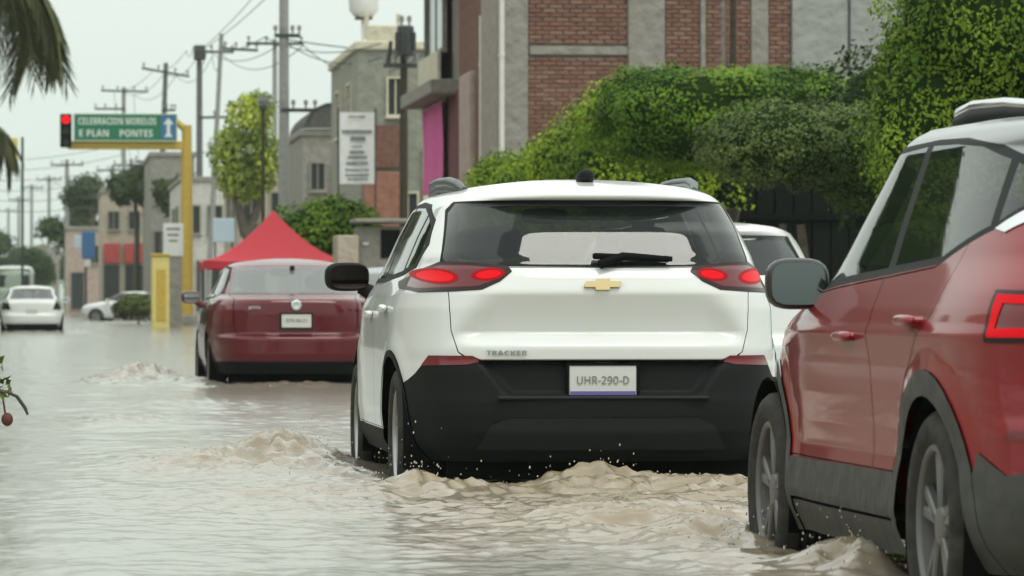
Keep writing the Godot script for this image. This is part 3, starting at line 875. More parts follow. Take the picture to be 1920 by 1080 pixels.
func all_cars() -> void:
	white_suv()
	red_suv()
	var o := sedan("red_saloon", "dark red saloon with round badge and white number plate, ahead of the white SUV", Vector3(2.52, 0, -48.6), 0.012, M.maroon_paint, M.lens_maroon, true, {"lamp": [-0.86, 0.76, -0.855, 0.93, -0.80, 0.975, -0.645, 0.965, -0.645, 0.75]})
	plate(o, Vector3(0.0, 0.785, 2.135), 0.31, 0.14, "GTR-58-21", M.plate)
	var rd := MB.new()
	rd.lathe([Vector2(0.0, 0.012), Vector2(0.035, 0.012), Vector2(0.05, 0.014), Vector2(0.056, 0.006), Vector2(0.056, -0.02)], 24, Basis(Vector3.RIGHT, PI / 2), Vector3(0, 0.945, 2.125))
	part("emblem", rd, M.chrome, o)
	text("model_lettering", "JETTA", 0.045, 0.004, M.chrome, o, Transform3D(Basis().scaled(Vector3(1.2, 1, 1)), Vector3(-0.43, 0.92, 2.122)), true)
	var third := MB.new()
	third.cbox(Vector3(0.02, 1.335, 1.16), Vector3(0.05, 0.05, 0.05), 0.01)
	part("roof_aerial", third, M.clad, o)
	var w := sedan("white_hatchback", "small white hatchback with dark tail lights, furthest left of the cars in the flood", Vector3(-0.42, 0, -128.9), 0.0, M.white_paint, M.lens_black, false, {"hatch": true, "glass": M.pale_glass, "lamp": [-0.84, 0.76, -0.80, 1.02, -0.68, 1.06, -0.58, 0.76]})
	part("number_plate", bx(Vector3(0, 0.72, 1.84), Vector3(0.32, 0.14, 0.02), 0.004), M.plate, w)
	van()
	sedan("parked_saloon", "white saloon parked nose out beside the yellow kiosk far down the street", Vector3(3.7, 0.02, -206.0), 1.25, M.white_paint, M.lens_deep, false, {"lamp": [-0.86, 0.76, -0.855, 0.93, -0.80, 0.975, -0.645, 0.965, -0.645, 0.75]})
	sedan("silver_saloon", "silver grey saloon parked on the right between the maroon saloon and the white SUV", Vector3(4.55, 0.0, -60.0), 0.0, M.silver_paint, M.lens_deep, false, {"lamp": [-0.86, 0.76, -0.855, 0.93, -0.80, 0.975, -0.645, 0.965, -0.645, 0.75]})
	var ph := sedan("parked_hatchback", "white hatchback parked under the clipped trees, seen past the right of the white SUV", Vector3(4.98, 0.0, -35.2), 0.0, M.white_paint, M.lens_deep, false, {"hatch": true, "lamp": [-0.80, 0.80, -0.77, 1.0, -0.66, 1.02, -0.64, 0.78]})
	ph.scale = Vector3.ONE * 1.11

func van() -> void:
	var o := thing("passenger_van", "pale green van with dark rear window, beyond the roof of the small white hatchback", "van", Vector3(-1.35, 0.0, -192.0))
	var mb := MB.new()
	mb.blob(Vector3(0, 1.0, 0), Vector3(0.95, 0.72, 2.3), 7.0, 40, 20)
	mb.blob(Vector3(0, 1.75, 0.25), Vector3(0.86, 0.75, 2.0), 5.0, 40, 20)
	part("body", mb, M.sage_paint, o)
	part("rear_window", bx(Vector3(0, 1.85, 2.17), Vector3(1.25, 0.55, 0.14), 0.05), M.dark_pane, o)
	part("roof_spoiler", bx(Vector3(0, 2.36, 2.05), Vector3(1.35, 0.08, 0.3), 0.03), M.white_paint, o)
	part("rear_bumper", bx(Vector3(0, 0.52, 2.28), Vector3(1.75, 0.22, 0.16), 0.05), M.clad, o)
	for s in [-1.0, 1.0]:
		part("tail_light", bx(Vector3(s * 0.80, 1.2, 2.2), Vector3(0.16, 0.5, 0.14), 0.04), M.lens_deep, o)
		part("side_window", bx(Vector3(s * 0.84, 1.9, 0.2), Vector3(0.06, 0.5, 3.0), 0.02), M.dark_pane, o)
		for wz in [1.4, -1.4]: wheel(o, Vector3(s * 0.82, 0.34, wz), 0.34, 0.2, s, M.alloy, 5, 24)

# ---------------------------------------------------------------- flood water
# patches of churned water: x, distance, half width, half depth, height, mud
const CHURN := [
	[2.55, 19.75, 0.95, 0.55, 0.09, 1.0], [2.40, 20.05, 0.20, 0.22, 0.10, 0.5], [1.66, 19.9, 0.20, 0.35, 0.08, 0.8], [2.35, 18.4, 1.25, 1.0, 0.055, 0.9], [3.1, 19.2, 0.5, 0.5, 0.05, 0.6],
	[1.28, 24.4, 0.28, 1.5, 0.15, 1.2], [1.42, 22.0, 0.20, 0.9, 0.06, 0.6], [0.85, 24.0, 0.45, 1.8, 0.06, 1.0], [1.3, 20.4, 0.5, 1.0, 0.03, 0.6], [0.62, 19.6, 0.8, 1.5, 0.016, 0.3],
	[2.36, 15.9, 0.22, 0.5, 0.08, 0.8], [2.50, 13.95, 0.13, 0.35, 0.14, 0.7], [2.3, 17.1, 0.6, 0.8, 0.075, 0.9], [2.25, 14.6, 0.28, 1.6, 0.035, 0.7], [2.75, 12.4, 0.5, 0.6, 0.08, 0.6], [1.7, 15.8, 0.7, 1.2, 0.022, 0.5],
	[1.12, 50.3, 0.36, 2.0, 0.19, 1.3], [0.75, 49.5, 0.45, 2.4, 0.07, 0.6], [1.55, 47.2, 0.25, 1.5, 0.09, 0.5], [2.5, 45.4, 0.9, 0.8, 0.07, 0.3], [0.55, 33.0, 0.5, 1.6, 0.035, 0.5], [1.3, 38.0, 0.6, 2.2, 0.03, 0.2],
	[-0.4, 126.0, 1.2, 2.0, 0.09, 0.1], [0.9, 128.0, 0.5, 3.0, 0.12, 0.6], [1.2, 100.0, 0.8, 6.0, 0.03, 0.4],
]

func water_at(X: float, Z: float) -> Vector2:
	var h := 0.0; var mud := 0.0
	for q in CHURN:
		var dx: float = (X - q[0]) / q[2]
		if absf(dx) > 2.4: continue
		var dz: float = (Z - q[1]) / q[3]
		if absf(dz) > 2.4: continue
		var g := exp(-(dx * dx + dz * dz))
		h += g * q[4]; mud += g * q[5]
	var big := nz.get_noise_2d(X * 55.0, Z * 40.0)
	var r := 0.0
	if h > 0.0008:
		var b1 := 1.0 - absf(nz.get_noise_2d(X * 210.0 + 91.0, Z * 170.0)) * 2.2
		var b2 := 1.0 - absf(nz.get_noise_2d(X * 560.0 + 17.0, Z * 460.0 + 40.0)) * 2.0
		var b3 := nz.get_noise_2d(X * 1500.0, Z * 1300.0 + 9.0)
		r = h * (0.45 + 0.45 * b1 + 0.16 * b2 + 0.05 * b3)
	var near := clampf(60.0 / Z, 0.15, 1.0)
	r += near * (0.011 * big + 0.0065 * nz.get_noise_2d(X * 190.0, Z * 120.0 + 33.0) + 0.0035 * nz.get_noise_2d(X * 520.0 + 5.0, Z * 300.0) + 0.0012 * nz.get_noise_2d(X * 1600.0, Z * 900.0))
	if Z > 60.0: r += (1.0 - near) * 0.012 * nz.get_noise_2d(X * 30.0, Z * 14.0)
	mud += 0.35 * nz.get_noise_2d(X * 60.0 + 300.0, Z * 22.0)
	return Vector2(0.12 + r, clampf(mud, 0.0, 1.0))

func flood() -> void:
	var zs := PackedFloat32Array(); var xs := PackedFloat32Array()
	var z := 5.0
	while z < 12.0:
		zs.append(z); z += 0.12
	while z < 1400.0:
		zs.append(z)
		z += maxf(0.028, z * z / 7400.0 * 0.7)
	var x := -60.0
	while x < 60.0:
		xs.append(x)
		var d := maxf(0.0, maxf(-0.7 - x, x - 4.0))
		x += 0.018 + d * 0.16
	var nx := xs.size(); var nzr := zs.size()
	var v := PackedVector3Array(); var n := PackedVector3Array(); var c := PackedColorArray(); var ix := PackedInt32Array()
	v.resize(nx * nzr); n.resize(nx * nzr); c.resize(nx * nzr)
	var clear := Color(0.235, 0.220, 0.180); var muddy := Color(0.270, 0.218, 0.145); var foam := Color(0.38, 0.34, 0.265)
	for j in nzr:
		for i in nx:
			var wv := water_at(xs[i], zs[j])
			v[j * nx + i] = Vector3(xs[i], wv.x, -zs[j])
			var q := clear.lerp(muddy, wv.y)
			var fo := nz.get_noise_2d(xs[i] * 700.0, zs[j] * 420.0) * 0.5 + 0.5
			q = q.lerp(foam, clampf((fo - 0.62) * 4.0, 0.0, 1.0) * wv.y * 0.8)
			c[j * nx + i] = q
	for j in nzr:
		var j0 := maxi(j - 1, 0); var j1 := mini(j + 1, nzr - 1)
		for i in nx:
			var i0 := maxi(i - 1, 0); var i1 := mini(i + 1, nx - 1)
			var gx := (v[j * nx + i1].y - v[j * nx + i0].y) / (xs[i1] - xs[i0])
			var gz := (v[j1 * nx + i].y - v[j0 * nx + i].y) / (zs[j1] - zs[j0])
			n[j * nx + i] = Vector3(-gx, 1.0, gz).normalized()
	for j in nzr - 1:
		for i in nx - 1:
			var a := j * nx + i; var b := a + 1; var d := a + nx; var e := d + 1
			ix.append(a); ix.append(d); ix.append(b)
			ix.append(b); ix.append(d); ix.append(e)
	var arr := []
	arr.resize(Mesh.ARRAY_MAX)
	arr[Mesh.ARRAY_VERTEX] = v; arr[Mesh.ARRAY_NORMAL] = n; arr[Mesh.ARRAY_COLOR] = c; arr[Mesh.ARRAY_INDEX] = ix
	var m := ArrayMesh.new()
	m.add_surface_from_arrays(Mesh.PRIMITIVE_TRIANGLES, arr)
	var o := MeshInstance3D.new()
	o.name = "flood_water"
	o.mesh = m
	o.material_override = M.water
	o.set_meta("kind", "structure")
	add_child(o)

func spray() -> void:
	var mm := MultiMesh.new()
	mm.transform_format = MultiMesh.TRANSFORM_3D
	var sph := MB.new()
	sph.blob(Vector3.ZERO, Vector3.ONE, 2.0, 8, 6)
	mm.mesh = sph.mesh()
	var xf := []
	for q in [[2.0, 20.05, 0.45, 0.10, 0.07, 40], [2.42, 20.05, 0.25, 0.12, 0.06, 30], [1.35, 24.2, 0.25, 0.9, 0.12, 80], [1.62, 20.6, 0.10, 0.3, 0.16, 80], [2.47, 14.0, 0.12, 0.3, 0.10, 70], [2.38, 15.6, 0.12, 0.4, 0.10, 60], [1.15, 50.0, 0.3, 1.2, 0.14, 50]]:
		for k in q[5]:
			var X: float = q[0] + rng.randfn() * q[2]; var Z: float = q[1] + rng.randfn() * q[3]
			var b: float = water_at(X, Z).x + absf(rng.randfn()) * q[4] * 0.7
			var r := rng.randf_range(0.0012, 0.0036)
			xf.append(Transform3D(Basis(Vector3(0, 0, 1), rng.randf() * TAU).scaled(Vector3(r, r * rng.randf_range(1.0, 2.2), r)), Vector3(X, b, -Z)))
	mm.instance_count = xf.size()
	for i in xf.size(): mm.set_instance_transform(i, xf[i])
	var o := MultiMeshInstance3D.new()
	o.name = "water_spray"
	o.multimesh = mm
	o.material_override = M.drops
	o.set_meta("kind", "stuff")
	tag(o, "drops of brown water thrown up by the wheels", "water spray")
	add_child(o)

func ground() -> void:
	var g := MB.new()
	g.quad(Vector3(-1500, -0.06, 40), Vector3(1500, -0.06, 40), Vector3(1500, -0.06, -3000), Vector3(-1500, -0.06, -3000), Vector3.UP)
	struct("ground", g, M.asphalt)
	var r := MB.new()
	r.quad(Vector3(-12, -0.004, 30), Vector3(5.7, -0.004, 30), Vector3(5.7, -0.004, -900), Vector3(-12, -0.004, -900), Vector3.UP)
	struct("road", r, M.asphalt)
	var line := [Vector2(5.75, -10), Vector2(5.75, 100), Vector2(5.2, 165), Vector2(4.6, 250), Vector2(3.4, 400), Vector2(0.5, 700)]
	var s := MB.new(); var k := MB.new()
	for i in line.size() - 1:
		var a: Vector2 = line[i]; var b: Vector2 = line[i + 1]
		s.quad(Vector3(a.x + 0.16, 0.152, -a.y), Vector3(b.x + 0.16, 0.152, -b.y), Vector3(b.x + 30, 0.152, -b.y), Vector3(a.x + 30, 0.152, -a.y), Vector3.UP)
		k.quad(Vector3(a.x, 0.15, -a.y), Vector3(b.x, 0.15, -b.y), Vector3(b.x + 0.16, 0.15, -b.y), Vector3(a.x + 0.16, 0.15, -a.y), Vector3.UP)
		k.quad(Vector3(a.x, -0.05, -a.y), Vector3(b.x, -0.05, -b.y), Vector3(b.x, 0.15, -b.y), Vector3(a.x, 0.15, -a.y), Vector3.LEFT)
	struct("pavement", s, M.concrete)
	struct("kerb", k, M.concrete)
	var md := MB.new()
	md.cbox(Vector3(-2.15, 0.03, -70.0), Vector3(1.1, 0.30, 160.0), 0.03)
	struct("median_kerb", md, M.concrete)

# ---------------------------------------------------------------- plants
# lumps: [centre, half size, exponent]; leaves lie in the outer shell, each leaf a bent pair of faces
func crown(lumps: Array, count: int, leaf: float, dark: Color, light: Color, droop := 0.2, depth := 0.35) -> MB:
	var mb := MB.new()
	mb.use_color = true
	var tot := 0.0
	for l in lumps:
		var h: Vector3 = l[1]
		tot += h.x * h.y + h.y * h.z + h.x * h.z
	for l in lumps:
		var ctr: Vector3 = l[0]; var h: Vector3 = l[1]; var e: float = l[2]
		var k := int(count * (h.x * h.y + h.y * h.z + h.x * h.z) / tot)
		for i in k:
			var d := Vector3(rng.randfn(), rng.randfn(), rng.randfn()).normalized()
			var r := pow(pow(absf(d.x), e) + pow(absf(d.y), e) + pow(absf(d.z), e), -1.0 / e)
			var lump := nz.get_noise_3d(d.x * 190.0 + ctr.x * 50.0, d.y * 190.0 + ctr.y * 50.0, d.z * 190.0 + ctr.z * 50.0)
			var q := rng.randf()
			r *= (1.0 + 0.30 * lump) * (1.0 - depth * q * q) + 0.03 * rng.randfn()
			var p := ctr + d * r * h
			var nn := (d / h * h.x + Vector3(rng.randfn(), rng.randfn(), rng.randfn()) * 0.55 + Vector3.UP * 0.35).normalized()
			var t := nn.cross(Vector3(rng.randfn(), rng.randfn(), rng.randfn())).normalized()
			t = (t + Vector3.DOWN * droop * 1.5).normalized()
			var b := nn.cross(t).normalized()
			nn = t.cross(b).normalized()
			if nn.dot(d) < 0.0: nn = -nn
			var s := leaf * rng.randf_range(0.6, 1.3)
			mb.col = dark.lerp(light, clampf(0.42 + 0.85 * nz.get_noise_3d(p.x * 60.0, p.y * 60.0, p.z * 60.0) + rng.randfn() * 0.14, 0.0, 1.0))
			var n1 := (nn + b * 0.35).normalized(); var n2 := (nn - b * 0.35).normalized()
			var tip := p + t * s; var w1 := p + t * s * 0.45 + b * s * 0.30 - nn * s * 0.08; var w2 := p + t * s * 0.45 - b * s * 0.30 - nn * s * 0.08
			var i0 := mb.vert(p, nn); var i1 := mb.vert(w1, n1); var i2 := mb.vert(tip, nn); var i3 := mb.vert(w2, n2)
			mb.face(i0, i1, i2); mb.face(i0, i2, i3)
	return mb

func tree(called: String, label: String, at: Vector3, trunk: Array, lumps: Array, count: int, leaf: float, dark: Color, light: Color, group := "", droop := 0.2, core := 0.74) -> Node3D:
	var o := thing(called, label, "tree", at, 0.0, group)
	var tb := MB.new()
	for t in trunk: tb.tube(t[0], t[1], 9)
	part("trunk", tb, M.bark, o)
	var cr := part("crown", crown(lumps, count, leaf, dark, light, droop), M.leaf, o)
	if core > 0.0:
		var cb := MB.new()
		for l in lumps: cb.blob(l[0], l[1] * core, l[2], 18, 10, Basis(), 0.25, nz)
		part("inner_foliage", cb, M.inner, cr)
	return o

func palm(label: String, at: Vector3, h: float, fronds: int, out: float, down: float, seed_: int) -> void:
	rng.seed = seed_
	var o := thing("palm_tree", label, "palm", at)
	var tb := MB.new()
	var pts := []; var rad := []
	for i in 24:
		var t := i / 23.0
		pts.append(Vector3(0.12 * sin(t * 2.0), h * t, 0)); rad.append(lerpf(0.20, 0.13, t) * (1.0 + 0.06 * (i % 2)))
	tb.tube(pts, rad, 12)
	part("trunk", tb, M.bark, o)
	var f := MB.new()
	f.use_color = true
	var spine := []
	for i in 15:
		var t := i / 14.0
		spine.append(Vector3(out * (1.0 - pow(1.0 - t, 2.2)), 0.45 * sin(t * 2.2) - down * pow(t, 2.0), 0.0))
	f.col = Color(0.12, 0.13, 0.05)
	var sr := []
	for i in 15: sr.append(lerpf(0.025, 0.006, i / 14.0))
	f.tube(spine, sr, 6)
	for i in range(2, 60):
		var t := i / 60.0
		var fi := t * 14.0
		var a: Vector3 = spine[int(fi)].lerp(spine[mini(int(fi) + 1, 14)], fi - int(fi))
		var dir: Vector3 = (spine[mini(int(fi) + 1, 14)] - spine[int(fi)]).normalized()
		var L := 0.80 * sin(0.35 + t * 2.3) + 0.15
		for s in [-1.0, 1.0]:
			var g := (dir * 0.55 + Vector3(0, -0.55 - rng.randf() * 0.4, 0) + Vector3(0, 0, s * rng.randf_range(0.35, 0.8))).normalized()
			var wv := g.cross(Vector3(0, s, 0.4)).normalized() * 0.030
			var tip := a + g * L + Vector3(0, -0.12 * L, 0)
			var mid := a + g * L * 0.5
			f.col = Color(0.06, 0.085, 0.035).lerp(Color(0.17, 0.16, 0.08), rng.randf())
			var nn := g.cross(wv).normalized()
			if nn.y < 0.0: nn = -nn
			var i0 := f.vert(a - wv * 0.6, nn); var i1 := f.vert(a + wv * 0.6, nn); var i2 := f.vert(mid + wv, nn); var i3 := f.vert(mid - wv, nn); var i4 := f.vert(tip, nn)
			f.face(i0, i1, i2); f.face(i0, i2, i3); f.face(i3, i2, i4)
	var fm := f.mesh()
	for k in fronds:
		var b := Basis(Vector3.UP, TAU * k * 0.381966) * Basis(Vector3.BACK, rng.randf_range(-0.35, 0.55)) * Basis(Vector3.RIGHT, rng.randfn() * 0.2)
		piece("frond", fm, M.leaf, o, Transform3D(b.scaled(Vector3.ONE * rng.randf_range(0.8, 1.1)), Vector3(0.12 * sin(2.0), h, 0)))

func plants() -> void:
	rng.seed = 11
	var d1 := Color(0.040, 0.098, 0.010); var l1 := Color(0.200, 0.330, 0.026)
	var d2 := Color(0.062, 0.130, 0.010); var l2 := Color(0.320, 0.440, 0.032)
	var row := "clipped trees along the right pavement"
	tree("clipped_tree", "square clipped green tree behind the right end of the white SUV roof", Vector3(8.0, 0.15, -52.5),
		[[[Vector3(-0.3, 0, 0.6), Vector3(-0.25, 0.8, 0.6), Vector3(0, 1.9, 0)], [0.11, 0.09, 0.07]], [[Vector3(-0.25, 0.8, 0.6), Vector3(-0.6, 1.5, 0.7)], [0.06, 0.04]]],
		[[Vector3(-0.1, 2.93, 0.3), Vector3(1.5, 0.56, 1.5), 4.5], [Vector3(-0.9, 3.15, 0.2), Vector3(0.7, 0.42, 0.9), 2.5], [Vector3(0.5, 3.2, 0.0), Vector3(0.9, 0.38, 0.9), 2.5]], 60000, 0.050, d1, l1, row, 0.2, 0.84)
	tree("clipped_tree", "long green clipped tree before the brick wall, above the SUV roof's left half", Vector3(7.55, 0.15, -59.5),
		[[[Vector3(0, 0, 0), Vector3(0.1, 0.9, 0), Vector3(0, 1.9, 0)], [0.12, 0.10, 0.08]]],
		[[Vector3(0.2, 2.4, 0.6), Vector3(1.15, 1.0, 2.6), 3.5], [Vector3(0.1, 3.15, 1.6), Vector3(0.9, 0.55, 1.2), 2.2], [Vector3(-0.5, 2.65, -0.9), Vector3(0.7, 0.55, 1.2), 2.2], [Vector3(-0.8, 1.9, 0.8), Vector3(0.5, 0.6, 1.4), 2.2]], 55000, 0.055, d2, l2, row, 0.3, 0.82)
	tree("clipped_tree", "loose light green tree end lowest at the left of the green row", Vector3(7.1, 0.15, -66.8),
		[[[Vector3(0, 0, 0), Vector3(0.1, 0.9, 0), Vector3(0, 1.7, 0)], [0.10, 0.08, 0.06]]],
		[[Vector3(0.2, 2.1, 0.5), Vector3(1.0, 0.95, 2.2), 2.6], [Vector3(-0.3, 2.45, -0.6), Vector3(0.6, 0.6, 1.0), 2.2]], 28000, 0.062, d2, l2, row, 0.3, 0.8)
	tree("round_tree", "small round grey green tree in front of the square clipped tree", Vector3(7.35, 0.15, -44.5),
		[[[Vector3(0.25, 0, 0), Vector3(0.2, 0.7, 0), Vector3(0.1, 1.6, 0)], [0.06, 0.05, 0.045]], [[Vector3(-0.05, 0, 0.2), Vector3(-0.05, 0.8, 0.2), Vector3(-0.1, 1.6, 0.1)], [0.045, 0.04, 0.035]]],
		[[Vector3(-0.1, 2.38, 0.2), Vector3(0.80, 0.42, 0.9), 2.4], [Vector3(0.55, 2.36, 0.4), Vector3(0.62, 0.42, 0.7), 2.2], [Vector3(0.75, 2.15, 0.3), Vector3(0.5, 0.45, 0.6), 2.2]], 32000, 0.040, Color(0.030, 0.055, 0.018), Color(0.150, 0.200, 0.060), "", 0.2, 0.82)
	tree("leafy_tree", "bright leafy tree with hanging sprays above the dark red SUV at the right edge", Vector3(7.9, 0.15, -38.0),
		[[[Vector3(0.5, 0, 0), Vector3(0.45, 0.9, 0), Vector3(0.3, 2.2, 0)], [0.10, 0.085, 0.07]]],
		[[Vector3(0.1, 3.2, 0.2), Vector3(0.95, 0.85, 1.1), 2.2], [Vector3(-0.45, 2.35, 0.2), Vector3(0.55, 0.95, 0.7), 2.2], [Vector3(1.1, 2.7, 0.0), Vector3(0.9, 1.1, 1.0), 2.2], [Vector3(0.3, 2.0, 0.4), Vector3(0.8, 0.6, 0.8), 2.2], [Vector3(1.0, 3.7, -0.3), Vector3(1.0, 0.7, 1.0), 2.2]], 72000, 0.046, Color(0.060, 0.120, 0.012), Color(0.205, 0.310, 0.030), "", 0.5, 0.80)
	tree("shade_fill_tree", "dense tree, very dark leaves standing in for shade, behind the small white hatchback under the trees", Vector3(9.6, 0.15, -47.0),
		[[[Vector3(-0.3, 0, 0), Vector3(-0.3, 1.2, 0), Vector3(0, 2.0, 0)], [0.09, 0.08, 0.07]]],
		[[Vector3(0, 2.6, 0), Vector3(1.5, 1.0, 1.5), 3.0]], 9000, 0.09, Color(0.015, 0.03, 0.008), Color(0.05, 0.09, 0.02), "", 0.2, 0.85)  # shade put into the leaf colours, darker than the other crowns
	tree("round_bush_tree", "rounded green clipped tree behind the red canopy", Vector3(6.35, 0.15, -104.0),
		[[[Vector3(0, 0, 0), Vector3(0, 1.2, 0), Vector3(0, 2.2, 0)], [0.10, 0.09, 0.07]]],
		[[Vector3(0, 2.35, 0), Vector3(1.35, 0.75, 1.2), 2.4], [Vector3(0.25, 2.75, 0), Vector3(0.85, 0.55, 0.9), 2.2], [Vector3(-0.8, 2.2, 0), Vector3(0.8, 0.55, 0.8), 2.2]], 9000, 0.12, d1, l1, "", 0.2, 0.8)
	tree("yellow_green_tree", "bright yellow green tree with dark forked trunk beside the tall grey pole", Vector3(6.55, 0.15, -150.0),
		[[[Vector3(0.1, 0, 0), Vector3(0.1, 2.4, 0), Vector3(0.05, 3.3, 0)], [0.17, 0.16, 0.20]], [[Vector3(0.0, 3.0, 0), Vector3(-0.35, 4.4, 0), Vector3(-0.3, 5.6, 0)], [0.2, 0.12, 0.07]], [[Vector3(0.1, 3.0, 0), Vector3(0.45, 4.2, 0), Vector3(0.5, 5.5, 0)], [0.2, 0.11, 0.06]]],
		[[Vector3(0.1, 6.9, 0), Vector3(0.75, 0.85, 0.8), 2.0], [Vector3(-0.6, 5.7, 0), Vector3(0.65, 0.9, 0.8), 2.0], [Vector3(0.55, 5.6, 0.1), Vector3(0.6, 1.1, 0.8), 2.0], [Vector3(0.4, 7.3, 0.1), Vector3(0.55, 0.55, 0.6), 2.0], [Vector3(-0.1, 4.9, 0.0), Vector3(0.9, 0.7, 0.7), 2.0]], 5200, 0.17, Color(0.12, 0.17, 0.03), Color(0.50, 0.58, 0.09), "", 0.4, 0.45)
	tree("low_shrub", "low dusty green shrub at the foot of the yellow kiosk", Vector3(3.45, 0.12, -172.0),
		[[[Vector3(0, 0, 0), Vector3(0, 0.6, 0)], [0.04, 0.03]]],
		[[Vector3(0, 0.75, 0), Vector3(0.75, 0.45, 0.7), 2.2], [Vector3(-0.5, 0.6, 0), Vector3(0.5, 0.35, 0.5), 2.0]], 2600, 0.14, Color(0.04, 0.06, 0.02), Color(0.14, 0.17, 0.06), "", 0.2, 0.75).set_meta("category", "shrub")
	# far trees
	var far := [[3.1, 318.0, 10.2, 1.7, "hazy olive tree above the blue sign"], [4.9, 254.0, 8.9, 1.3, "hazy olive tree left of the red shop front top"], [6.0, 252.0, 9.0, 1.2, "hazy olive tree above the right red awning board"], [6.35, 226.0, 7.4, 1.0, "grey green tree just behind the yellow gantry post"], [1.6, 345.0, 9.4, 2.2, "hazy tree between the white hatchback and blue sign"], [-6.5, 470.0, 10.0, 3.2, "grey green tree at the far end of the street, leftmost"], [-2.4, 520.0, 9.5, 3.6, "grey green tree at the far end of the street, above the white hatchback"], [2.2, 560.0, 8.5, 3.4, "hazy tree at the far end of the street, right of the white hatchback"], [5.0, 330.0, 6.5, 2.0, "hazy olive tree far off behind the blue sign"], [8.8, 320.0, 8.8, 2.4, "hazy tree far off behind the yellow gantry post"], [-0.6, 360.0, 5.6, 1.5, "small olive tree far off behind the roof of the white hatchback"]]
	for q in far:
		var lumps := []
		var R: float = q[3]
		for k in 6: lumps.append([Vector3(rng.randf_range(-0.6, 0.6) * R, q[2] - R * rng.randf_range(0.6, 1.9), rng.randf_range(-0.5, 0.5) * R), Vector3(R, R * 0.8, R) * rng.randf_range(0.45, 0.7), 2.0])
		tree("street_tree", q[4], Vector3(q[0], 0.1, -q[1]), [[[Vector3.ZERO, Vector3(0.1, q[2] * 0.5, 0), Vector3(0, q[2] * 0.75, 0)], [0.2, 0.15, 0.1]]], lumps, 2600, 0.34, Color(0.03, 0.05, 0.02), Color(0.09, 0.12, 0.045), "trees at the far end of the street", 0.2, 0.7)
	palm("tall palm at the upper left edge with drooping fronds", Vector3(-1.50, 0.15, -115.0), 8.9, 46, 1.55, 2.9, 5)
	palm("lower yellowed palm further off at the left edge", Vector3(-2.65, 0.15, -165.0), 6.9, 30, 1.2, 1.9, 8)
	# trees across the street, outside the picture on the left: the cars' left flanks mirror them
	for q in [[-9.5, 118.0, "first"], [-10.0, 150.0, "second"], [-10.5, 185.0, "third"], [-11.0, 225.0, "fourth"], [-11.5, 270.0, "fifth"]]:
		var lumps := []
		for k in 6: lumps.append([Vector3(rng.randf_range(-1.2, 1.2), rng.randf_range(2.0, 6.0), rng.randf_range(-9.0, 9.0)), Vector3(2.2, 2.4, 5.0), 2.4])
		tree("roadside_tree", q[2] + " dark tree across the street, left of the picture", Vector3(q[0], 0.1, -q[1]), [[[Vector3.ZERO, Vector3(0, 3, 0)], [0.25, 0.2]]], lumps, 1800, 0.5, Color(0.02, 0.045, 0.01), Color(0.06, 0.10, 0.02), "trees across the street", 0.2, 0.85)
	tree("roadside_tree", "tall dark tree across the street, left of the picture and nearest", Vector3(-11.0, 0.1, -82.0), [[[Vector3.ZERO, Vector3(0, 5, 0)], [0.35, 0.25]]], [[Vector3(0, 3.2, -7), Vector3(2.4, 2.6, 5), 2.4], [Vector3(0, 3.2, 3), Vector3(2.4, 2.6, 5), 2.4], [Vector3(0, 6.4, -5), Vector3(2.6, 2.6, 5.5), 2.4], [Vector3(0, 6.4, 4), Vector3(2.6, 2.6, 5), 2.4], [Vector3(0, 9.2, -4), Vector3(2.4, 2.3, 5), 2.2], [Vector3(0, 9.4, 4), Vector3(2.4, 2.3, 5), 2.2], [Vector3(0, 12.2, -3), Vector3(2.4, 2.3, 6), 2.2], [Vector3(0, 14.6, -5), Vector3(2.2, 2.2, 5), 2.2]], 6500, 0.5, Color(0.02, 0.05, 0.01), Color(0.08, 0.13, 0.025), "trees across the street", 0.2, 0.88)  # unseen tree, stacked tall so the red SUV windows mirror dark green
	# branch of a median shrub that reaches into the picture
	rng.seed = 3
	var sh := thing("median_shrub", "leafy shrub tip with dark twig and brown pod at the left edge", "shrub", Vector3(-1.695, 0.18, -20.0))
	var st := MB.new()
	st.tube([Vector3(0, 0, 0), Vector3(0.25, 0.45, 0), Vector3(0.8, 0.55, 0), Vector3(1.35, 0.44, 0), Vector3(1.545, 0.40, 0)], [0.03, 0.022, 0.015, 0.01, 0.007], 8)
	part("stem", st, M.bark, sh)
	var tw := MB.new()
	tw.tube([Vector3(1.53, 0.40, 0), Vector3(1.565, 0.385, 0.01), Vector3(1.60, 0.335, 0.01), Vector3(1.612, 0.305, 0.01)], [0.006, 0.008, 0.008, 0.005], 8)
	part("twig", tw, M.dark_bark, sh)
	part("foliage", crown([[Vector3(1.25, 0.55, 0), Vector3(0.25, 0.16, 0.2), 2.0], [Vector3(0.5, 0.62, 0), Vector3(0.5, 0.3, 0.4), 2.0], [Vector3(1.50, 0.44, 0), Vector3(0.06, 0.05, 0.05), 2.0]], 900, 0.06, Color(0.06, 0.10, 0.02), Color(0.20, 0.24, 0.06)), M.leaf, sh)
	var pod := MB.new()
	pod.blob(Vector3(1.522, 0.285, 0.01), Vector3(0.026, 0.03, 0.026), 2.0, 14, 10)
	pod.tube([Vector3(1.50, 0.40, 0), Vector3(1.515, 0.30, 0.01)], [0.004, 0.005], 6)
	part("seed_pod", pod, M.pod, sh)

# ---------------------------------------------------------------- street furniture
func insulator(mb: MB, p: Vector3) -> void:
	mb.tube([p, p + Vector3(0, 0.10, 0), p + Vector3(0, 0.12, 0), p + Vector3(0, 0.24, 0), p + Vector3(0, 0.26, 0)], [0.03, 0.03, 0.07, 0.06, 0.02], 8)

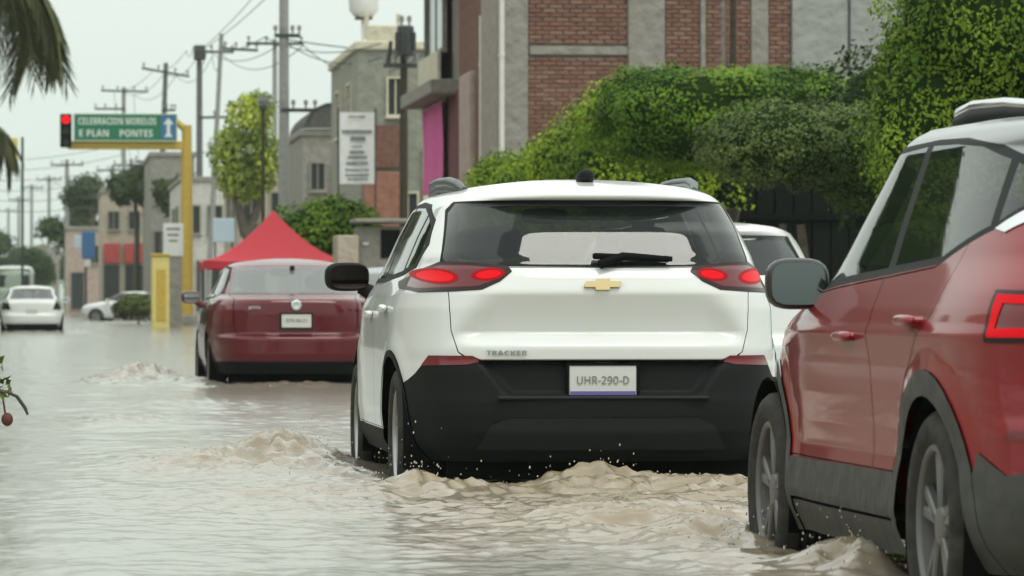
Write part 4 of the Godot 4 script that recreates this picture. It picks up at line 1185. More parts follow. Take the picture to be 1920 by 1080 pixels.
func pole(label: String, X: float, Z: float, h: float, r: float, m: Material, arms: Array, lean := 0.0, group := "utility poles along the street") -> Node3D:
	var o := thing("utility_pole", label, "pole", Vector3(X, 0.0, -Z), 0.0, group)
	var tb := MB.new()
	tb.tube([Vector3(0, 0, 0), Vector3(lean * 0.5, h * 0.5, 0), Vector3(lean, h, 0)], [r, r * 0.87, r * 0.72], 12)
	part("shaft", tb, m, o)
	for a in arms:  # height below top, from x, to x, tilt
		var ctr := Vector3(lean + (a[1] + a[2]) * 0.5, h - a[0], 0.12)
		var bs := Basis(Vector3.BACK, a[3])
		var w: float = a[2] - a[1]
		var am := part("crossarm", bx(ctr, Vector3(w, 0.12, 0.1), 0.01, bs), M.steel_dark, o)
		for t in [-0.46, -0.15, 0.2, 0.46]:
			var ib := MB.new()
			insulator(ib, ctr + bs * Vector3(w * t, 0.06, 0))
			part("insulator", ib, M.ceramic, am)
	return o

func transformer(o: Node3D, at: Vector3) -> void:
	var mb := MB.new()
	mb.lathe([Vector2(0.0, 0.0), Vector2(0.20, 0.0), Vector2(0.23, 0.03), Vector2(0.23, 0.75), Vector2(0.20, 0.80), Vector2(0.0, 0.82)], 18, Basis(), at)
	for k in 8:
		var an := TAU * k / 8
		mb.box(at + Vector3(cos(an) * 0.25, 0.38, sin(an) * 0.25), Vector3(0.06, 0.5, 0.02), Basis(Vector3.UP, -an))
	var t := part("transformer", mb, M.steel_dark, o)
	for s in [-0.1, 0.1]:
		var b := MB.new()
		insulator(b, at + Vector3(s, 0.81, 0))
		part("bushing", b, M.ceramic, t)

var wire_no := 0
func wire(a: Vector3, b: Vector3, sag: float, r := 0.016) -> void:
	var mb := MB.new()
	var pts := []; var rad := []
	for i in 15:
		var t := i / 14.0
		pts.append(a.lerp(b, t) - Vector3(0, sag * 4.0 * t * (1.0 - t), 0)); rad.append(r)
	mb.tube(pts, rad, 5)
	var o := part("overhead_wire", mb, M.cable, self)
	tag(o, "thin dark overhead wire strung between the street poles", "wire", "overhead wires")

func street() -> void:
	pole("tall grey concrete pole that leaves the top of the picture", 7.28, 140.0, 12.0, 0.19, M.pole_grey, [[2.8, -0.3, 0.5, 0.0], [5.1, -0.1, 1.0, 0.0]])
	var p2 := pole("dark wooden pole with a black transformer, left of the pink banner", 9.50, 121.0, 8.2, 0.13, M.wood_dark, [[0.9, -0.55, 0.35, 0.0]])
	transformer(p2, Vector3(0.02, 7.55, 0.34))
	var fuse := MB.new()
	fuse.tube([Vector3(-0.42, 7.35, 0.12), Vector3(-0.36, 7.95, 0.2)], [0.06, 0.05], 8)
	part("fuse_cutout", fuse, M.steel_dark, p2)
	var p3 := pole("dark grey pole with a box on top, just right of the yellow gantry post", 7.08, 212.0, 12.9, 0.18, M.pole_dark, [[0.25, 0.0, 1.6, 0.0], [3.3, 0.0, 2.0, 0.02]])
	part("junction_box", bx(Vector3(0, 12.6, 0.2), Vector3(0.55, 0.7, 0.4), 0.05), M.steel_dark, p3)
	pole("slim grey pole with one arm to the right, beside the dark pole", 7.0, 200.0, 12.8, 0.13, M.pole_grey, [[0.7, 0.1, 1.6, -0.05]], 0.65)
	pole("leaning pole with a tilted crossarm behind the green road sign", 5.75, 240.0, 13.6, 0.17, M.pole_dark, [[0.5, -1.3, 1.25, -0.17], [2.5, -0.2, 0.5, 0.0]], 0.5)
	pole("pole with two level crossarms above the green road sign", 4.7, 280.0, 14.2, 0.17, M.pole_grey, [[0.25, -1.4, 1.5, -0.02], [1.35, -1.8, 0.1, 0.0]])
	pole("thin dark post in front of the yellow green tree", 6.16, 130.0, 6.65, 0.065, M.wood_dark, [[0.1, -0.12, 0.12, 0.0]])
	pole("thin pole just left of the tall grey concrete pole", 9.5, 190.0, 12.0, 0.13, M.pole_grey, [[0.2, -1.2, 1.2, 0.0]])
	var farp := [[6.18, 260.0, 9.4, "left of the yellow gantry post"], [5.54, 300.0, 10.4, "above the right red shop front"], [4.88, 340.0, 11.2, "above the left red shop front"], [3.0, 380.0, 11.5, "above the blue sign"], [1.44, 330.0, 11.3, "right of the white hatchback"], [0.2, 430.0, 12.9, "over the right side of the white hatchback"], [-1.6, 480.0, 13.4, "over the left side of the white hatchback"], [-3.2, 520.0, 13.0, "second from the left edge"], [-4.7, 560.0, 12.5, "nearest the left edge"]]
	for q in farp: pole("hazy far pole " + q[3], q[0], q[1], q[2], 0.2, M.pole_grey, [[0.4, -1.2, 1.2, 0.0]])
	# wires
	var P := [Vector3(9.5, 7.9, -121), Vector3(7.28, 9.15, -140), Vector3(7.0, 12.2, -200), Vector3(7.08, 12.7, -212), Vector3(6.2, 13.2, -240), Vector3(4.7, 14.0, -280), Vector3(5.54, 10.2, -300), Vector3(4.88, 10.9, -340), Vector3(3.0, 11.2, -380), Vector3(0.2, 12.6, -430), Vector3(-1.6, 13.1, -480), Vector3(-4.7, 12.2, -560)]
	for i in P.size() - 1:
		for k in 3:
			var o := Vector3((k - 1) * 0.6, -0.12 * k, 0)
			wire(P[i] + o, P[i + 1] + o, 0.35 + 0.2 * k)
	wire(Vector3(7.28, 9.1, -140), Vector3(12.0, 8.4, -135), 0.1, 0.02)
	wire(Vector3(7.08, 12.7, -212), Vector3(7.4, 11.5, -90), 0.5)
	wire(Vector3(7.0, 12.2, -200), Vector3(7.6, 10.5, -60), 0.6)
	for k in 6: wire(Vector3(4.7 - 0.2 * k, 10.8 - 0.75 * k, -282), Vector3(-6.5, 10.4 - 0.6 * k, -300), 0.5, 0.018)
	for k in 4: wire(Vector3(7.2, 7.1 - 0.4 * k, -212), Vector3(1.44, 9.6 - 0.8 * k, -330), 0.6, 0.02)
	# signal gantry: post, arm, road sign, signal
	var g := thing("signal_gantry", "yellow steel gantry post and arm carrying the green road sign and red signal", "gantry", Vector3(5.05, 0.0, -165.0))
	var pb := MB.new()
	pb.tube([Vector3(0, 0, 0), Vector3(0, 3.0, 0), Vector3(0, 7.4, 0)], [0.25, 0.23, 0.18], 8)
	part("post", pb, M.yellow_paint, g)
	var bb := MB.new()
	bb.cbox(Vector3(0, 0.25, 0), Vector3(0.8, 0.5, 0.8), 0.05)
	part("footing", bb, M.concrete, g)
	var ab := MB.new()
	ab.tube([Vector3(0, 7.2, 0), Vector3(-0.4, 7.55, 0), Vector3(-0.9, 7.6, 0)], [0.14, 0.12, 0.10], 8)
	ab.cbox(Vector3(-2.15, 6.66, 0), Vector3(4.3, 0.30, 0.26), 0.03)
	part("arm", ab, M.yellow_paint, g)
	var sg := thing("road_sign", "green overhead road sign with white lettering and blue arrow panel", "sign", Vector3(2.83, 6.72, -164.75))
	var bd := MB.new()
	bd.cbox(Vector3(0, 0.58, 0), Vector3(3.75, 1.0, 0.05), 0.02)
	part("panel", bd, M.sign_green, sg)
	var eb := MB.new()
	for s in [-1.0, 1.0]:
		eb.box(Vector3(0, 0.58 + s * 0.485, 0.03), Vector3(3.72, 0.025, 0.014))
		eb.box(Vector3(s * 1.855, 0.58, 0.03), Vector3(0.025, 0.94, 0.014))
	part("border", eb, M.sign_white, sg)
	text("lettering", "CELEBRACION MORELOS", 0.40, 0.01, M.sign_white, sg, Transform3D(Basis().scaled(Vector3(0.70, 1, 1)), Vector3(-0.30, 0.80, 0.036)), true)
	text("lettering", "E PLAN    PONTES", 0.40, 0.01, M.sign_white, sg, Transform3D(Basis().scaled(Vector3(0.95, 1, 1)), Vector3(-0.35, 0.36, 0.036)), true)
	var ap := part("arrow_panel", bx(Vector3(1.55, 0.58, 0.028), Vector3(0.50, 0.84, 0.012)), M.sign_blue, sg)
	var ar := MB.new()
	ar.poly([Vector3(1.55, 0.93, 0.038), Vector3(1.74, 0.70, 0.038), Vector3(1.61, 0.70, 0.038), Vector3(1.61, 0.38, 0.038), Vector3(1.70, 0.24, 0.038), Vector3(1.40, 0.24, 0.038), Vector3(1.49, 0.38, 0.038), Vector3(1.49, 0.70, 0.038), Vector3(1.36, 0.70, 0.038)], Vector3.BACK)
	part("arrow", ar, M.sign_white, ap)
	var tl := thing("traffic_signal", "black traffic signal showing red at the left end of the gantry arm", "traffic light", Vector3(0.68, 6.55, -164.7))
	part("housing", bx(Vector3(0, 0.62, 0), Vector3(0.42, 1.22, 0.22), 0.04), M.soot, tl)
	for k in 3:
		var y := 1.02 - 0.40 * k
		var lb := MB.new()
		lb.lathe([Vector2(0.0, 0.03), Vector2(0.09, 0.022), Vector2(0.15, 0.0)], 20, Basis(Vector3.RIGHT, PI / 2), Vector3(0, y, 0.115))
		var L := part("lamp", lb, M.signal_red if k == 0 else M.signal_off, tl)
		var vb := MB.new()
		for i in 12:
			var a0 := lerpf(-0.1, PI + 0.1, i / 12.0); var a1 := lerpf(-0.1, PI + 0.1, (i + 1) / 12.0)
			var q0 := Vector3(cos(a0), sin(a0), 0) * 0.17; var q1 := Vector3(cos(a1), sin(a1), 0) * 0.17
			vb.quad(Vector3(0, y, 0.10) + q0, Vector3(0, y, 0.10) + q1, Vector3(0, y, 0.27) + q1, Vector3(0, y, 0.27) + q0, q0)
			vb.quad(Vector3(0, y, 0.10) + q0 * 0.96, Vector3(0, y, 0.10) + q1 * 0.96, Vector3(0, y, 0.27) + q1 * 0.96, Vector3(0, y, 0.27) + q0 * 0.96, -q0)
		part("visor", vb, M.signal_hood if k == 0 else M.soot, L)
	# red canopy
	var c := thing("canopy_tent", "red peaked canopy tent behind the roof of the maroon saloon", "tent", Vector3(4.72, 0.0, -95.0))
	var cb := MB.new()
	var half := 1.5; var eave := 1.84; var peak := 2.90
	for s in 4:
		var b := Basis(Vector3.UP, s * PI / 2)
		var n := 12
		for i in n:
			for j in n:
				var corner := func(u: float, t: float) -> Vector3:
					var wd := half * (1.0 - t)
					var hgt := eave + (peak - eave) * pow(t, 1.7) - 0.05 * sin(PI * (u * 0.5 + 0.5)) * (1.0 - t)
					return b * Vector3(u * wd, hgt, wd)
				var u0 := -1.0 + 2.0 * i / n; var u1 := -1.0 + 2.0 * (i + 1) / n
				var t0 := 1.0 * j / n; var t1 := 1.0 * (j + 1) / n
				cb.quad(corner.call(u0, t0), corner.call(u1, t0), corner.call(u1, t1), corner.call(u0, t1), b * Vector3(0, 1, 1))
	part("roof_cloth", cb, M.red_cloth, c)
	for s in 4:
		var b := Basis(Vector3.UP, s * PI / 2)
		var vb := MB.new()
		for i in 16:
			var u0 := -1.0 + i / 8.0; var u1 := -1.0 + (i + 1) / 8.0
			var z0 := half + 0.012 * sin(u0 * 17.0); var z1 := half + 0.012 * sin(u1 * 17.0)
			var s0 := eave - 0.05 * sin(PI * (u0 * 0.5 + 0.5)); var s1 := eave - 0.05 * sin(PI * (u1 * 0.5 + 0.5))
			vb.quad(b * Vector3(u0 * half, s0, half), b * Vector3(u1 * half, s1, half), b * Vector3(u1 * half, s1 - 0.17, z1), b * Vector3(u0 * half, s0 - 0.17, z0), b * Vector3.BACK)
		part("valance", vb, M.red_cloth, c)
		var lb := MB.new()
		lb.cbox(b * Vector3(half - 0.03, 0.92, half - 0.03), Vector3(0.05, 1.84, 0.05), 0.008)
		part("leg", lb, M.steel_light, c)
	# kiosk, signs and small things by the far kerb
	var k1 := thing("yellow_kiosk", "yellow street kiosk at the foot of the gantry", "kiosk", Vector3(3.72, 0.0, -150.0))
	part("cabin", bx(Vector3(0, 1.25, 0), Vector3(0.58, 2.5, 0.7), 0.03), M.yellow_pale, k1)
	part("door_panel", bx(Vector3(0.02, 1.2, 0.36), Vector3(0.30, 1.7, 0.03), 0.01), M.yellow_paint, k1)
	part("roof", bx(Vector3(0, 2.53, 0), Vector3(0.66, 0.08, 0.8), 0.02), M.yellow_paint, k1)
	var k2 := thing("white_sign_panel", "white printed panel on a grey stand between the yellow kiosk and gantry post", "sign", Vector3(4.2, 0.0, -152.0))
	part("board", bx(Vector3(0, 3.05, 0), Vector3(0.68, 1.1, 0.08), 0.02), M.board_white, k2)
	part("stand", bx(Vector3(0.05, 1.25, -0.1), Vector3(0.5, 2.5, 0.2), 0.02), M.plaster_grey, k2)
	for k in 3: part("printed_line", bx(Vector3(0, 3.42 - 0.2 * k, 0.044), Vector3(0.45 - 0.08 * k, 0.06, 0.006)), M.ink_grey, k2)
	var k3 := thing("pale_board", "pale green board on two legs just right of the dark grey pole", "sign", Vector3(6.2, 0.0, -160.0))
	part("board", bx(Vector3(0, 3.5, 0), Vector3(0.76, 0.85, 0.06), 0.02), M.sign_pale, k3)
	for s in [-0.3, 0.3]: part("leg", bx(Vector3(s, 1.55, 0), Vector3(0.06, 3.1, 0.06), 0.01), M.steel_dark, k3)
	var bs2 := thing("blue_sign", "blue service sign on a dark post far down the street", "sign", Vector3(2.12, 0.0, -250.0))
	part("post", bx(Vector3(0, 2.2, 0), Vector3(0.14, 4.4, 0.14), 0.02), M.steel_dark, bs2)
	part("panel", bx(Vector3(0.15, 4.1, 0.1), Vector3(0.75, 1.5, 0.08), 0.03), M.sign_blue, bs2)
	part("side_panel", bx(Vector3(-0.42, 4.25, 0.1), Vector3(0.4, 0.7, 0.08), 0.03), M.sign_pale, bs2)
	part("white_panel", bx(Vector3(0.1, 3.1, 0.1), Vector3(0.35, 0.4, 0.08), 0.03), M.board_white, bs2)
	var bn := thing("printed_banner", "tall white banner with rows of dark print left of the dark wooden pole", "banner", Vector3(8.28, 0.0, -121.5), 0.0)
	var bm := MB.new()
	for i in 10:
		for j in 16:
			var f := func(u: float, t: float) -> Vector3: return Vector3((u - 0.5) * 0.94, 4.15 + 1.92 * t, 0.02 * sin(u * 5.0 + t * 3.0))
			bm.quad(f.call(i / 10.0, j / 16.0), f.call((i + 1) / 10.0, j / 16.0), f.call((i + 1) / 10.0, (j + 1) / 16.0), f.call(i / 10.0, (j + 1) / 16.0), Vector3.BACK)
	part("cloth", bm, M.board_white, bn)
	rng.seed = 21
	var rows := [[5.95, 0.45, 0.05], [5.55, 0.80, 0.10], [5.36, 0.34, 0.13], [5.15, 0.30, 0.05], [5.0, 0.40, 0.09], [4.86, 0.5, 0.09], [4.70, 0.56, 0.09], [4.52, 0.62, 0.06], [4.38, 0.62, 0.07], [4.27, 0.5, 0.06]]
	for q in rows:
		var pm := MB.new()
		var x: float = -q[1] * 0.5
		while x < q[1] * 0.5:
			var w := rng.randf_range(0.025, 0.06)
			pm.box(Vector3(x + w * 0.5, q[0], 0.034), Vector3(w, q[2] * rng.randf_range(0.7, 1.0), 0.006))
			x += w + rng.randf_range(0.008, 0.02)
		part("print_row", pm, M.ink_grey, bn)
	for s in [-1.0, 1.0]:
		part("pole", bx(Vector3(s * 0.5, 3.1, -0.03), Vector3(0.05, 6.2, 0.05), 0.01), M.steel_dark, bn)
	# low kiosk beyond the maroon saloon
	var kk := thing("concrete_stall", "low beige concrete stall with a thin grey roof beyond the SUV's left mirror", "stall", Vector3(5.6, 0.15, -80.0))
	part("side_wall", bx(Vector3(-0.35, 1.0, 0), Vector3(0.38, 2.0, 1.2), 0.02), M.plaster_beige, kk)
	part("wall", bx(Vector3(0.25, 1.08, -0.2), Vector3(0.80, 2.16, 1.0), 0.02), M.plaster_grey, kk)
	part("shutter", bx(Vector3(0.42, 1.85, 0.31), Vector3(0.34, 0.5, 0.03), 0.0), M.soot, kk)
	part("roof_slab", bx(Vector3(0.25, 2.26, -0.1), Vector3(0.95, 0.07, 1.4), 0.015), M.plaster_grey, kk)
	part("wall_lamp", bx(Vector3(-0.02, 1.85, 0.33), Vector3(0.12, 0.06, 0.06), 0.02), M.board_white, kk)


# ---------------------------------------------------------------- buildings
func opening(parent: Node, ctr: Vector3, w: float, h: float, facing: Vector3, gl: Material, fr: Material, called := "window") -> void:
	# a recessed pane with a frame that stands proud of the wall
	var bs := Basis(Vector3.UP, atan2(facing.x, facing.z))
	var o := part(called, bx(ctr + facing * 0.01, Vector3(w, h, 0.04), 0.0, bs), gl, parent)
	var f := MB.new()
	for s in [-1.0, 1.0]:
		f.box(ctr + bs * Vector3(s * (w * 0.5 + 0.03), 0, 0.05), Vector3(0.06, h + 0.12, 0.1), bs)
		f.box(ctr + bs * Vector3(0, s * (h * 0.5 + 0.03), 0.05), Vector3(w, 0.06, 0.1), bs)
	if called == "window":
		f.box(ctr + bs * Vector3(0, 0, 0.035), Vector3(0.04, h, 0.03), bs)
	part("frame", f, fr, o)
	if called == "window": part("sill", bx(ctr + bs * Vector3(0, -h * 0.5 - 0.09, 0.08), Vector3(w + 0.2, 0.06, 0.18), 0.01, bs), fr, o)

func block(called: String, label: String, x0: float, x1: float, z0: float, depth: float, h: float, wall: Material, opt := {}) -> Node3D:
	var o := thing(called, label, "building", Vector3((x0 + x1) * 0.5, 0.1, -z0 - depth * 0.5))
	var w := x1 - x0
	part("wall", bx(Vector3(0, h * 0.5, 0), Vector3(w, h, depth)), wall, o)
	part("parapet", bx(Vector3(0, h + 0.12, 0), Vector3(w + 0.2, 0.24, depth + 0.2), 0.03), opt.get("trim", M.plaster_grey), o)
	for q in opt.get("front", []): opening(o, Vector3(q[0], q[1], depth * 0.5), q[2], q[3], Vector3.BACK, M.dark_pane, opt.get("trim", M.plaster_grey), q[4] if q.size() > 4 else "window")
	for q in opt.get("side", []): opening(o, Vector3(-w * 0.5, q[1], depth * 0.5 - q[0]), q[2], q[3], Vector3.LEFT, M.dark_pane, opt.get("trim", M.plaster_grey), q[4] if q.size() > 4 else "window")
	return o

func brick_house() -> void:
	var Z := 85.0
	var o := thing("brick_house", "unfinished red brick house with grey concrete columns above the green trees", "building", Vector3(12.4, 0.1, -Z))
	var wx := 8.57 - 12.4; var H := 8.6
	part("wall", bx(Vector3(0.05, H * 0.5, -9.03), Vector3(7.6, H, 18.0)), M.mortar, o)
	# concrete frame on the gable that faces the road
	for c in [[8.57, 9.02], [10.92, 11.62], [12.30, 12.40], [13.27, 13.60]]:
		part("column", bx(Vector3((c[0] + c[1]) * 0.5 - 12.4, H * 0.5, 0.0), Vector3(c[1] - c[0], H, 0.14), 0.015), M.plaster_grey, o)
	part("beam", bx(Vector3(9.98 - 12.4, 5.62, 0.0), Vector3(1.86, 0.16, 0.12), 0.012), M.plaster_grey, o)
	part("plaster_wall", bx(Vector3(15.12 - 12.4, H * 0.5, 0.02), Vector3(2.14, H, 0.16), 0.01), M.plaster_blue, o)
	part("movement_joint", bx(Vector3(15.14 - 12.4, H * 0.5, 0.105), Vector3(0.05, H, 0.02)), M.steel_dark, o)
	# bricks one by one
	rng.seed = 77
	var shapes := []
	for k in 4:
		var mb := MB.new()
		mb.cbox(Vector3.ZERO, Vector3(0.245 - 0.006 * k, 0.066 + 0.002 * (k % 2), 0.05), 0.008)
		shapes.append(mb.mesh())
	var mats := [M.brick_a, M.brick_b, M.brick_c, M.brick_d]
	var rest := [MB.new(), MB.new(), MB.new(), MB.new()]
	var made := 0
	var bays := [[9.03, 10.91], [11.63, 12.29], [12.41, 12.72], [12.80, 13.26], [13.61, 14.04]]
	var y := 6.95
	while y > 1.2:
		for bay in bays:
			var x: float = bay[0] + 0.004
			if int(round(y / 0.083)) % 2 == 0:
				x -= 0.13
			while x < bay[1] - 0.03:
				var a := maxf(x, bay[0]); var b := minf(x + 0.246, bay[1])
				if b - a > 0.05 and not (absf(y - 5.62) < 0.115 and a < 10.92):
					var k := rng.randi() % 4
					var p := Vector3((a + b) * 0.5 - 12.4, y, 0.0 + rng.randf_range(-0.008, 0.006))
					if made < 300 and y > 4.3:
						piece("brick", shapes[k], mats[k], o, Transform3D(Basis(Vector3.BACK, rng.randfn() * 0.012).scaled(Vector3((b - a) / 0.245, 1, 1)), p))
						made += 1
					else:
						rest[k].box(p, Vector3(b - a, 0.066, 0.05))
				x += 0.262
		y -= 0.083
	for k in 4:
		if rest[k].ix.is_empty(): continue
		var st := part("brickwork", rest[k], mats[k], o)
		st.set_meta("kind", "stuff")
	# street front, seen at a slant: facing -x
	var fx := wx - 0.02
	part("drain_pipe", _pipe(Vector3(fx - 0.03, 0.2, 0.06), 8.4, 0.055), M.board_white, o)
	part("drain_pipe", _pipe(Vector3(fx - 0.06, 0.2, -3.6), 6.3, 0.05), M.board_white, o)
	part("plaster_panel", bx(Vector3(fx - 0.02, H * 0.5, -1.9), Vector3(0.12, H, 3.3), 0.01), M.plaster_warm, o)
	part("street_column", bx(Vector3(fx - 0.05, 2.75, -6.4), Vector3(0.2, 5.5, 2.4), 0.03), M.plaster_pink, o)
	part("street_wall", bx(Vector3(fx - 0.01, H * 0.5 + 0.4, -6.2), Vector3(0.06, H - 0.8, 5.0)), M.brick_plain, o)
	part("maroon_panel", bx(Vector3(fx - 0.03, 2.7, -10.0), Vector3(0.08, 5.2, 2.6)), M.maroon_wall, o)
	part("floor_slab", bx(Vector3(fx - 0.25, 5.38, -13.2), Vector3(0.7, 0.3, 8.0), 0.02), M.plaster_grey, o)
	part("roof_slab", bx(Vector3(fx - 0.35, 8.35, -12.0), Vector3(0.9, 0.25, 11.0), 0.02), M.plaster_grey, o)
	opening(o, Vector3(fx - 0.02, 7.2, -14.2), 4.6, 1.7, Vector3.LEFT, M.dark_pane, M.plaster_grey)
	part("balcony_panel", bx(Vector3(fx - 0.2, 5.9, -14.2), Vector3(0.08, 0.75, 5.0), 0.01), M.plaster_cream, o)
	var b := thing("magenta_banner", "bright magenta banner hung on the street front of the brick house", "banner", Vector3(8.38, 4.3, -98.6))
	var bm := MB.new()
	for i in 14:
		for j in 8:
			var f := func(u: float, t: float) -> Vector3: return Vector3(0.03 * sin(u * 11.0) + 0.02 * sin(t * 4.0), (t - 0.5) * 1.9, (u - 0.5) * 5.4)
			bm.quad(f.call(i / 14.0, j / 8.0), f.call((i + 1) / 14.0, j / 8.0), f.call((i + 1) / 14.0, (j + 1) / 8.0), f.call(i / 14.0, (j + 1) / 8.0), Vector3.LEFT)
	part("cloth", bm, M.magenta, b)
	part("hem", bx(Vector3(0.0, 0.96, 0), Vector3(0.05, 0.05, 5.5), 0.01), M.pink_pale, b)
	var sp1 := pole("dark slim pole rising in front of the brick house bays", 12.55, 82.5, 9.0, 0.075, M.wood_dark, [[0.4, -0.3, 0.3, 0.0]])
	sp1.set_meta("group", "utility poles along the street")

func _pipe(at: Vector3, h: float, r: float) -> MB:
	var mb := MB.new()
	mb.tube([at, at + Vector3(0, h, 0)], [r, r], 10)
	for y in [1.5, 3.4, 5.3, 7.2]:
		if y < h: mb.tube([at + Vector3(0, y, 0), at + Vector3(0, y + 0.06, 0)], [r + 0.012, r + 0.012], 10)
	return mb

func buildings() -> void:
	brick_house()
	# added near-black gate under the clipped trees, deep shade put into its colour
	var gt := thing("shade_backdrop", "near-black added gate in the deep shade under the clipped trees", "backdrop", Vector3(11.6, 0.15, -57.0))
	for k in 26: part("board", bx(Vector3(-3.0 + k * 0.24, 1.45, 0.01 * (k % 2)), Vector3(0.225, 2.9, 0.04), 0.006), M.shade_dark, gt)
	part("shade_sheet", bx(Vector3(0, 1.45, -0.05), Vector3(6.3, 2.9, 0.03)), M.shade_dark, gt)
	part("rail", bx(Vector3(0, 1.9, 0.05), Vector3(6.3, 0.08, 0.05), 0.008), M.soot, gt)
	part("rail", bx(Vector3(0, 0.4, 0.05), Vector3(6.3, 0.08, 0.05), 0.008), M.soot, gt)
	var b2 := block("stucco_house", "grey green stucco house with an ornate cream top behind the wooden pole", 8.62, 12.2, 126.0, 12.0, 7.9, M.plaster_green, {"trim": M.plaster_cream, "front": [[-0.75, 6.6, 0.4, 1.0], [-0.4, 3.4, 0.5, 1.0], [0.9, 6.4, 0.8, 1.2]], "side": [[3.0, 6.4, 1.6, 1.3], [8.0, 6.4, 1.6, 1.3]]})
	part("gable", bx(Vector3(-1.1, 8.35, 5.9), Vector3(0.9, 0.5, 0.2), 0.04), M.plaster_cream, b2)
	for s in [-1.55, -0.65]: part("finial", _pipe(Vector3(s, 8.2, 5.9), 0.7, 0.07), M.plaster_cream, b2)
	part("terracotta_wall", bx(Vector3(-1.15, 2.3, 6.06), Vector3(1.0, 4.4, 0.16), 0.02), M.terracotta, b2)
	part("brown_panel", bx(Vector3(-1.1, 5.2, 6.06), Vector3(1.3, 1.2, 0.14), 0.02), M.brick_plain, b2)
	part("pale_pilaster", bx(Vector3(0.15, 2.6, 6.08), Vector3(0.28, 5.2, 0.2), 0.02), M.plaster_cream, b2)
	var tk := thing("water_tank", "white rooftop water tank on a thin stand at the top edge of the picture", "water tank", Vector3(9.05, 8.25, -130.0))
	var tm := MB.new()
	tm.lathe([Vector2(0.0, 0.9), Vector2(0.25, 0.9), Vector2(0.42, 1.1), Vector2(0.44, 1.75), Vector2(0.3, 1.95), Vector2(0.0, 1.98)], 20)
	part("tank", tm, M.board_white, tk)
	part("stand", _pipe(Vector3(0, -0.05, 0), 0.95, 0.07), M.board_white, tk)
	part("base_ring", bx(Vector3(0, 0.87, 0), Vector3(0.5, 0.06, 0.5), 0.02), M.steel_dark, tk)
	var b3 := block("tiled_house", "grey brown house with a dark curved tile roof left of the white banner", 8.75, 10.4, 156.0, 10.0, 6.6, M.plaster_grey, {"front": [[-0.3, 5.2, 0.45, 0.9], [0.45, 5.2, 0.4, 0.9]]})
	var rf := MB.new()
	for i in 10:
		var a0 := PI * i / 10.0; var a1 := PI * (i + 1) / 10.0
		var q0 := Vector3(cos(a0) * 1.0, sin(a0) * 0.9, 0); var q1 := Vector3(cos(a1) * 1.0, sin(a1) * 0.9, 0)
		var ct := Vector3(0.25, 6.85, 0)
		rf.quad(ct + q0 + Vector3(0, 0, 5.3), ct + q1 + Vector3(0, 0, 5.3), ct + q1 - Vector3(0, 0, 5.0), ct + q0 - Vector3(0, 0, 5.0), q0)
		rf.quad(ct + Vector3(0, 0, 5.2), ct + q0 + Vector3(0, 0, 5.2), ct + q1 + Vector3(0, 0, 5.2), ct + Vector3(0, 0, 5.2), Vector3.BACK)
	part("curved_roof", rf, M.tile_dark, b3)
	block("beige_house", "beige house behind the yellow green tree", 7.45, 9.9, 178.0, 14.0, 6.2, M.plaster_beige, {"front": [[-0.7, 4.6, 0.6, 1.1], [0.4, 4.6, 0.6, 1.1], [-0.6, 1.6, 0.8, 2.0, "doorway"]], "side": [[3.0, 4.6, 1.4, 1.2], [8.0, 4.6, 1.4, 1.2]]})
	block("pale_shop", "pale shop building between the dark pole and the yellow green tree", 6.0, 8.1, 205.0, 18.0, 6.3, M.plaster_pale, {"front": [[-0.5, 4.6, 0.6, 1.2], [0.5, 4.6, 0.6, 1.2], [0.2, 1.6, 1.0, 2.2, "doorway"]], "side": [[4.0, 4.6, 1.6, 1.2], [10.0, 4.6, 1.6, 1.2]]})
	block("grey_block", "tall grey building behind the yellow gantry post", 5.35, 7.6, 235.0, 20.0, 8.4, M.plaster_grey, {"front": [[-0.6, 6.6, 0.7, 1.2], [0.4, 6.6, 0.7, 1.2], [-0.6, 3.9, 0.7, 1.2], [0.4, 3.9, 0.7, 1.2]]})
	var sh := block("red_shop", "beige shop with two red awning boards above dark doorways", 3.15, 5.75, 264.0, 16.0, 7.2, M.plaster_beige, {"front": [[-0.72, 1.7, 0.9, 2.6, "doorway"], [0.62, 1.7, 1.1, 2.6, "doorway"], [-0.6, 5.6, 0.6, 1.0], [0.6, 5.6, 0.6, 1.0]]})
	part("awning_board", bx(Vector3(-0.70, 3.7, 8.15), Vector3(0.95, 1.15, 0.2), 0.03), M.red_board, sh)
	part("awning_board", bx(Vector3(0.60, 3.7, 8.15), Vector3(1.2, 1.15, 0.2), 0.03), M.red_board, sh)
	block("grey_shop", "low hazy grey shop behind the blue sign", 1.3, 3.7, 300.0, 18.0, 5.6, M.plaster_pink, {"front": [[-0.5, 1.6, 0.8, 2.4, "doorway"], [0.6, 4.0, 0.7, 1.1]]})
	block("far_block", "low hazy building at the far end of the street left of the blue sign", -1.6, 1.2, 440.0, 20.0, 6.0, M.plaster_grey, {"front": [[-0.6, 4.0, 0.8, 1.2], [0.6, 4.0, 0.8, 1.2], [0.0, 1.4, 1.2, 2.2, "doorway"]]})
	block("far_house", "hazy pale house at the far end of the street behind the left trees", -9.0, -3.4, 600.0, 20.0, 6.5, M.plaster_pale, {"front": [[-1.2, 4.4, 1.0, 1.4], [1.2, 4.4, 1.0, 1.4]]})
	# the other side of the street, outside the picture: it is what the flank of the red SUV mirrors
	block("opposite_house", "beige house across the street, left of the picture", -24.0, -11.5, 24.0, 30.0, 6.5, M.plaster_beige, {})
	block("opposite_shop", "grey shop across the street, left of the picture", -24.0, -11.0, 56.0, 40.0, 7.5, M.plaster_grey, {})
	block("opposite_workshop", "brown workshop across the street, left of the picture", -24.0, -12.0, 98.0, 60.0, 7.0, M.brick_plain, {})
	block("opposite_hall", "dark hall across the street, left of the picture", -26.0, -12.0, 160.0, 90.0, 8.0, M.tile_dark, {})
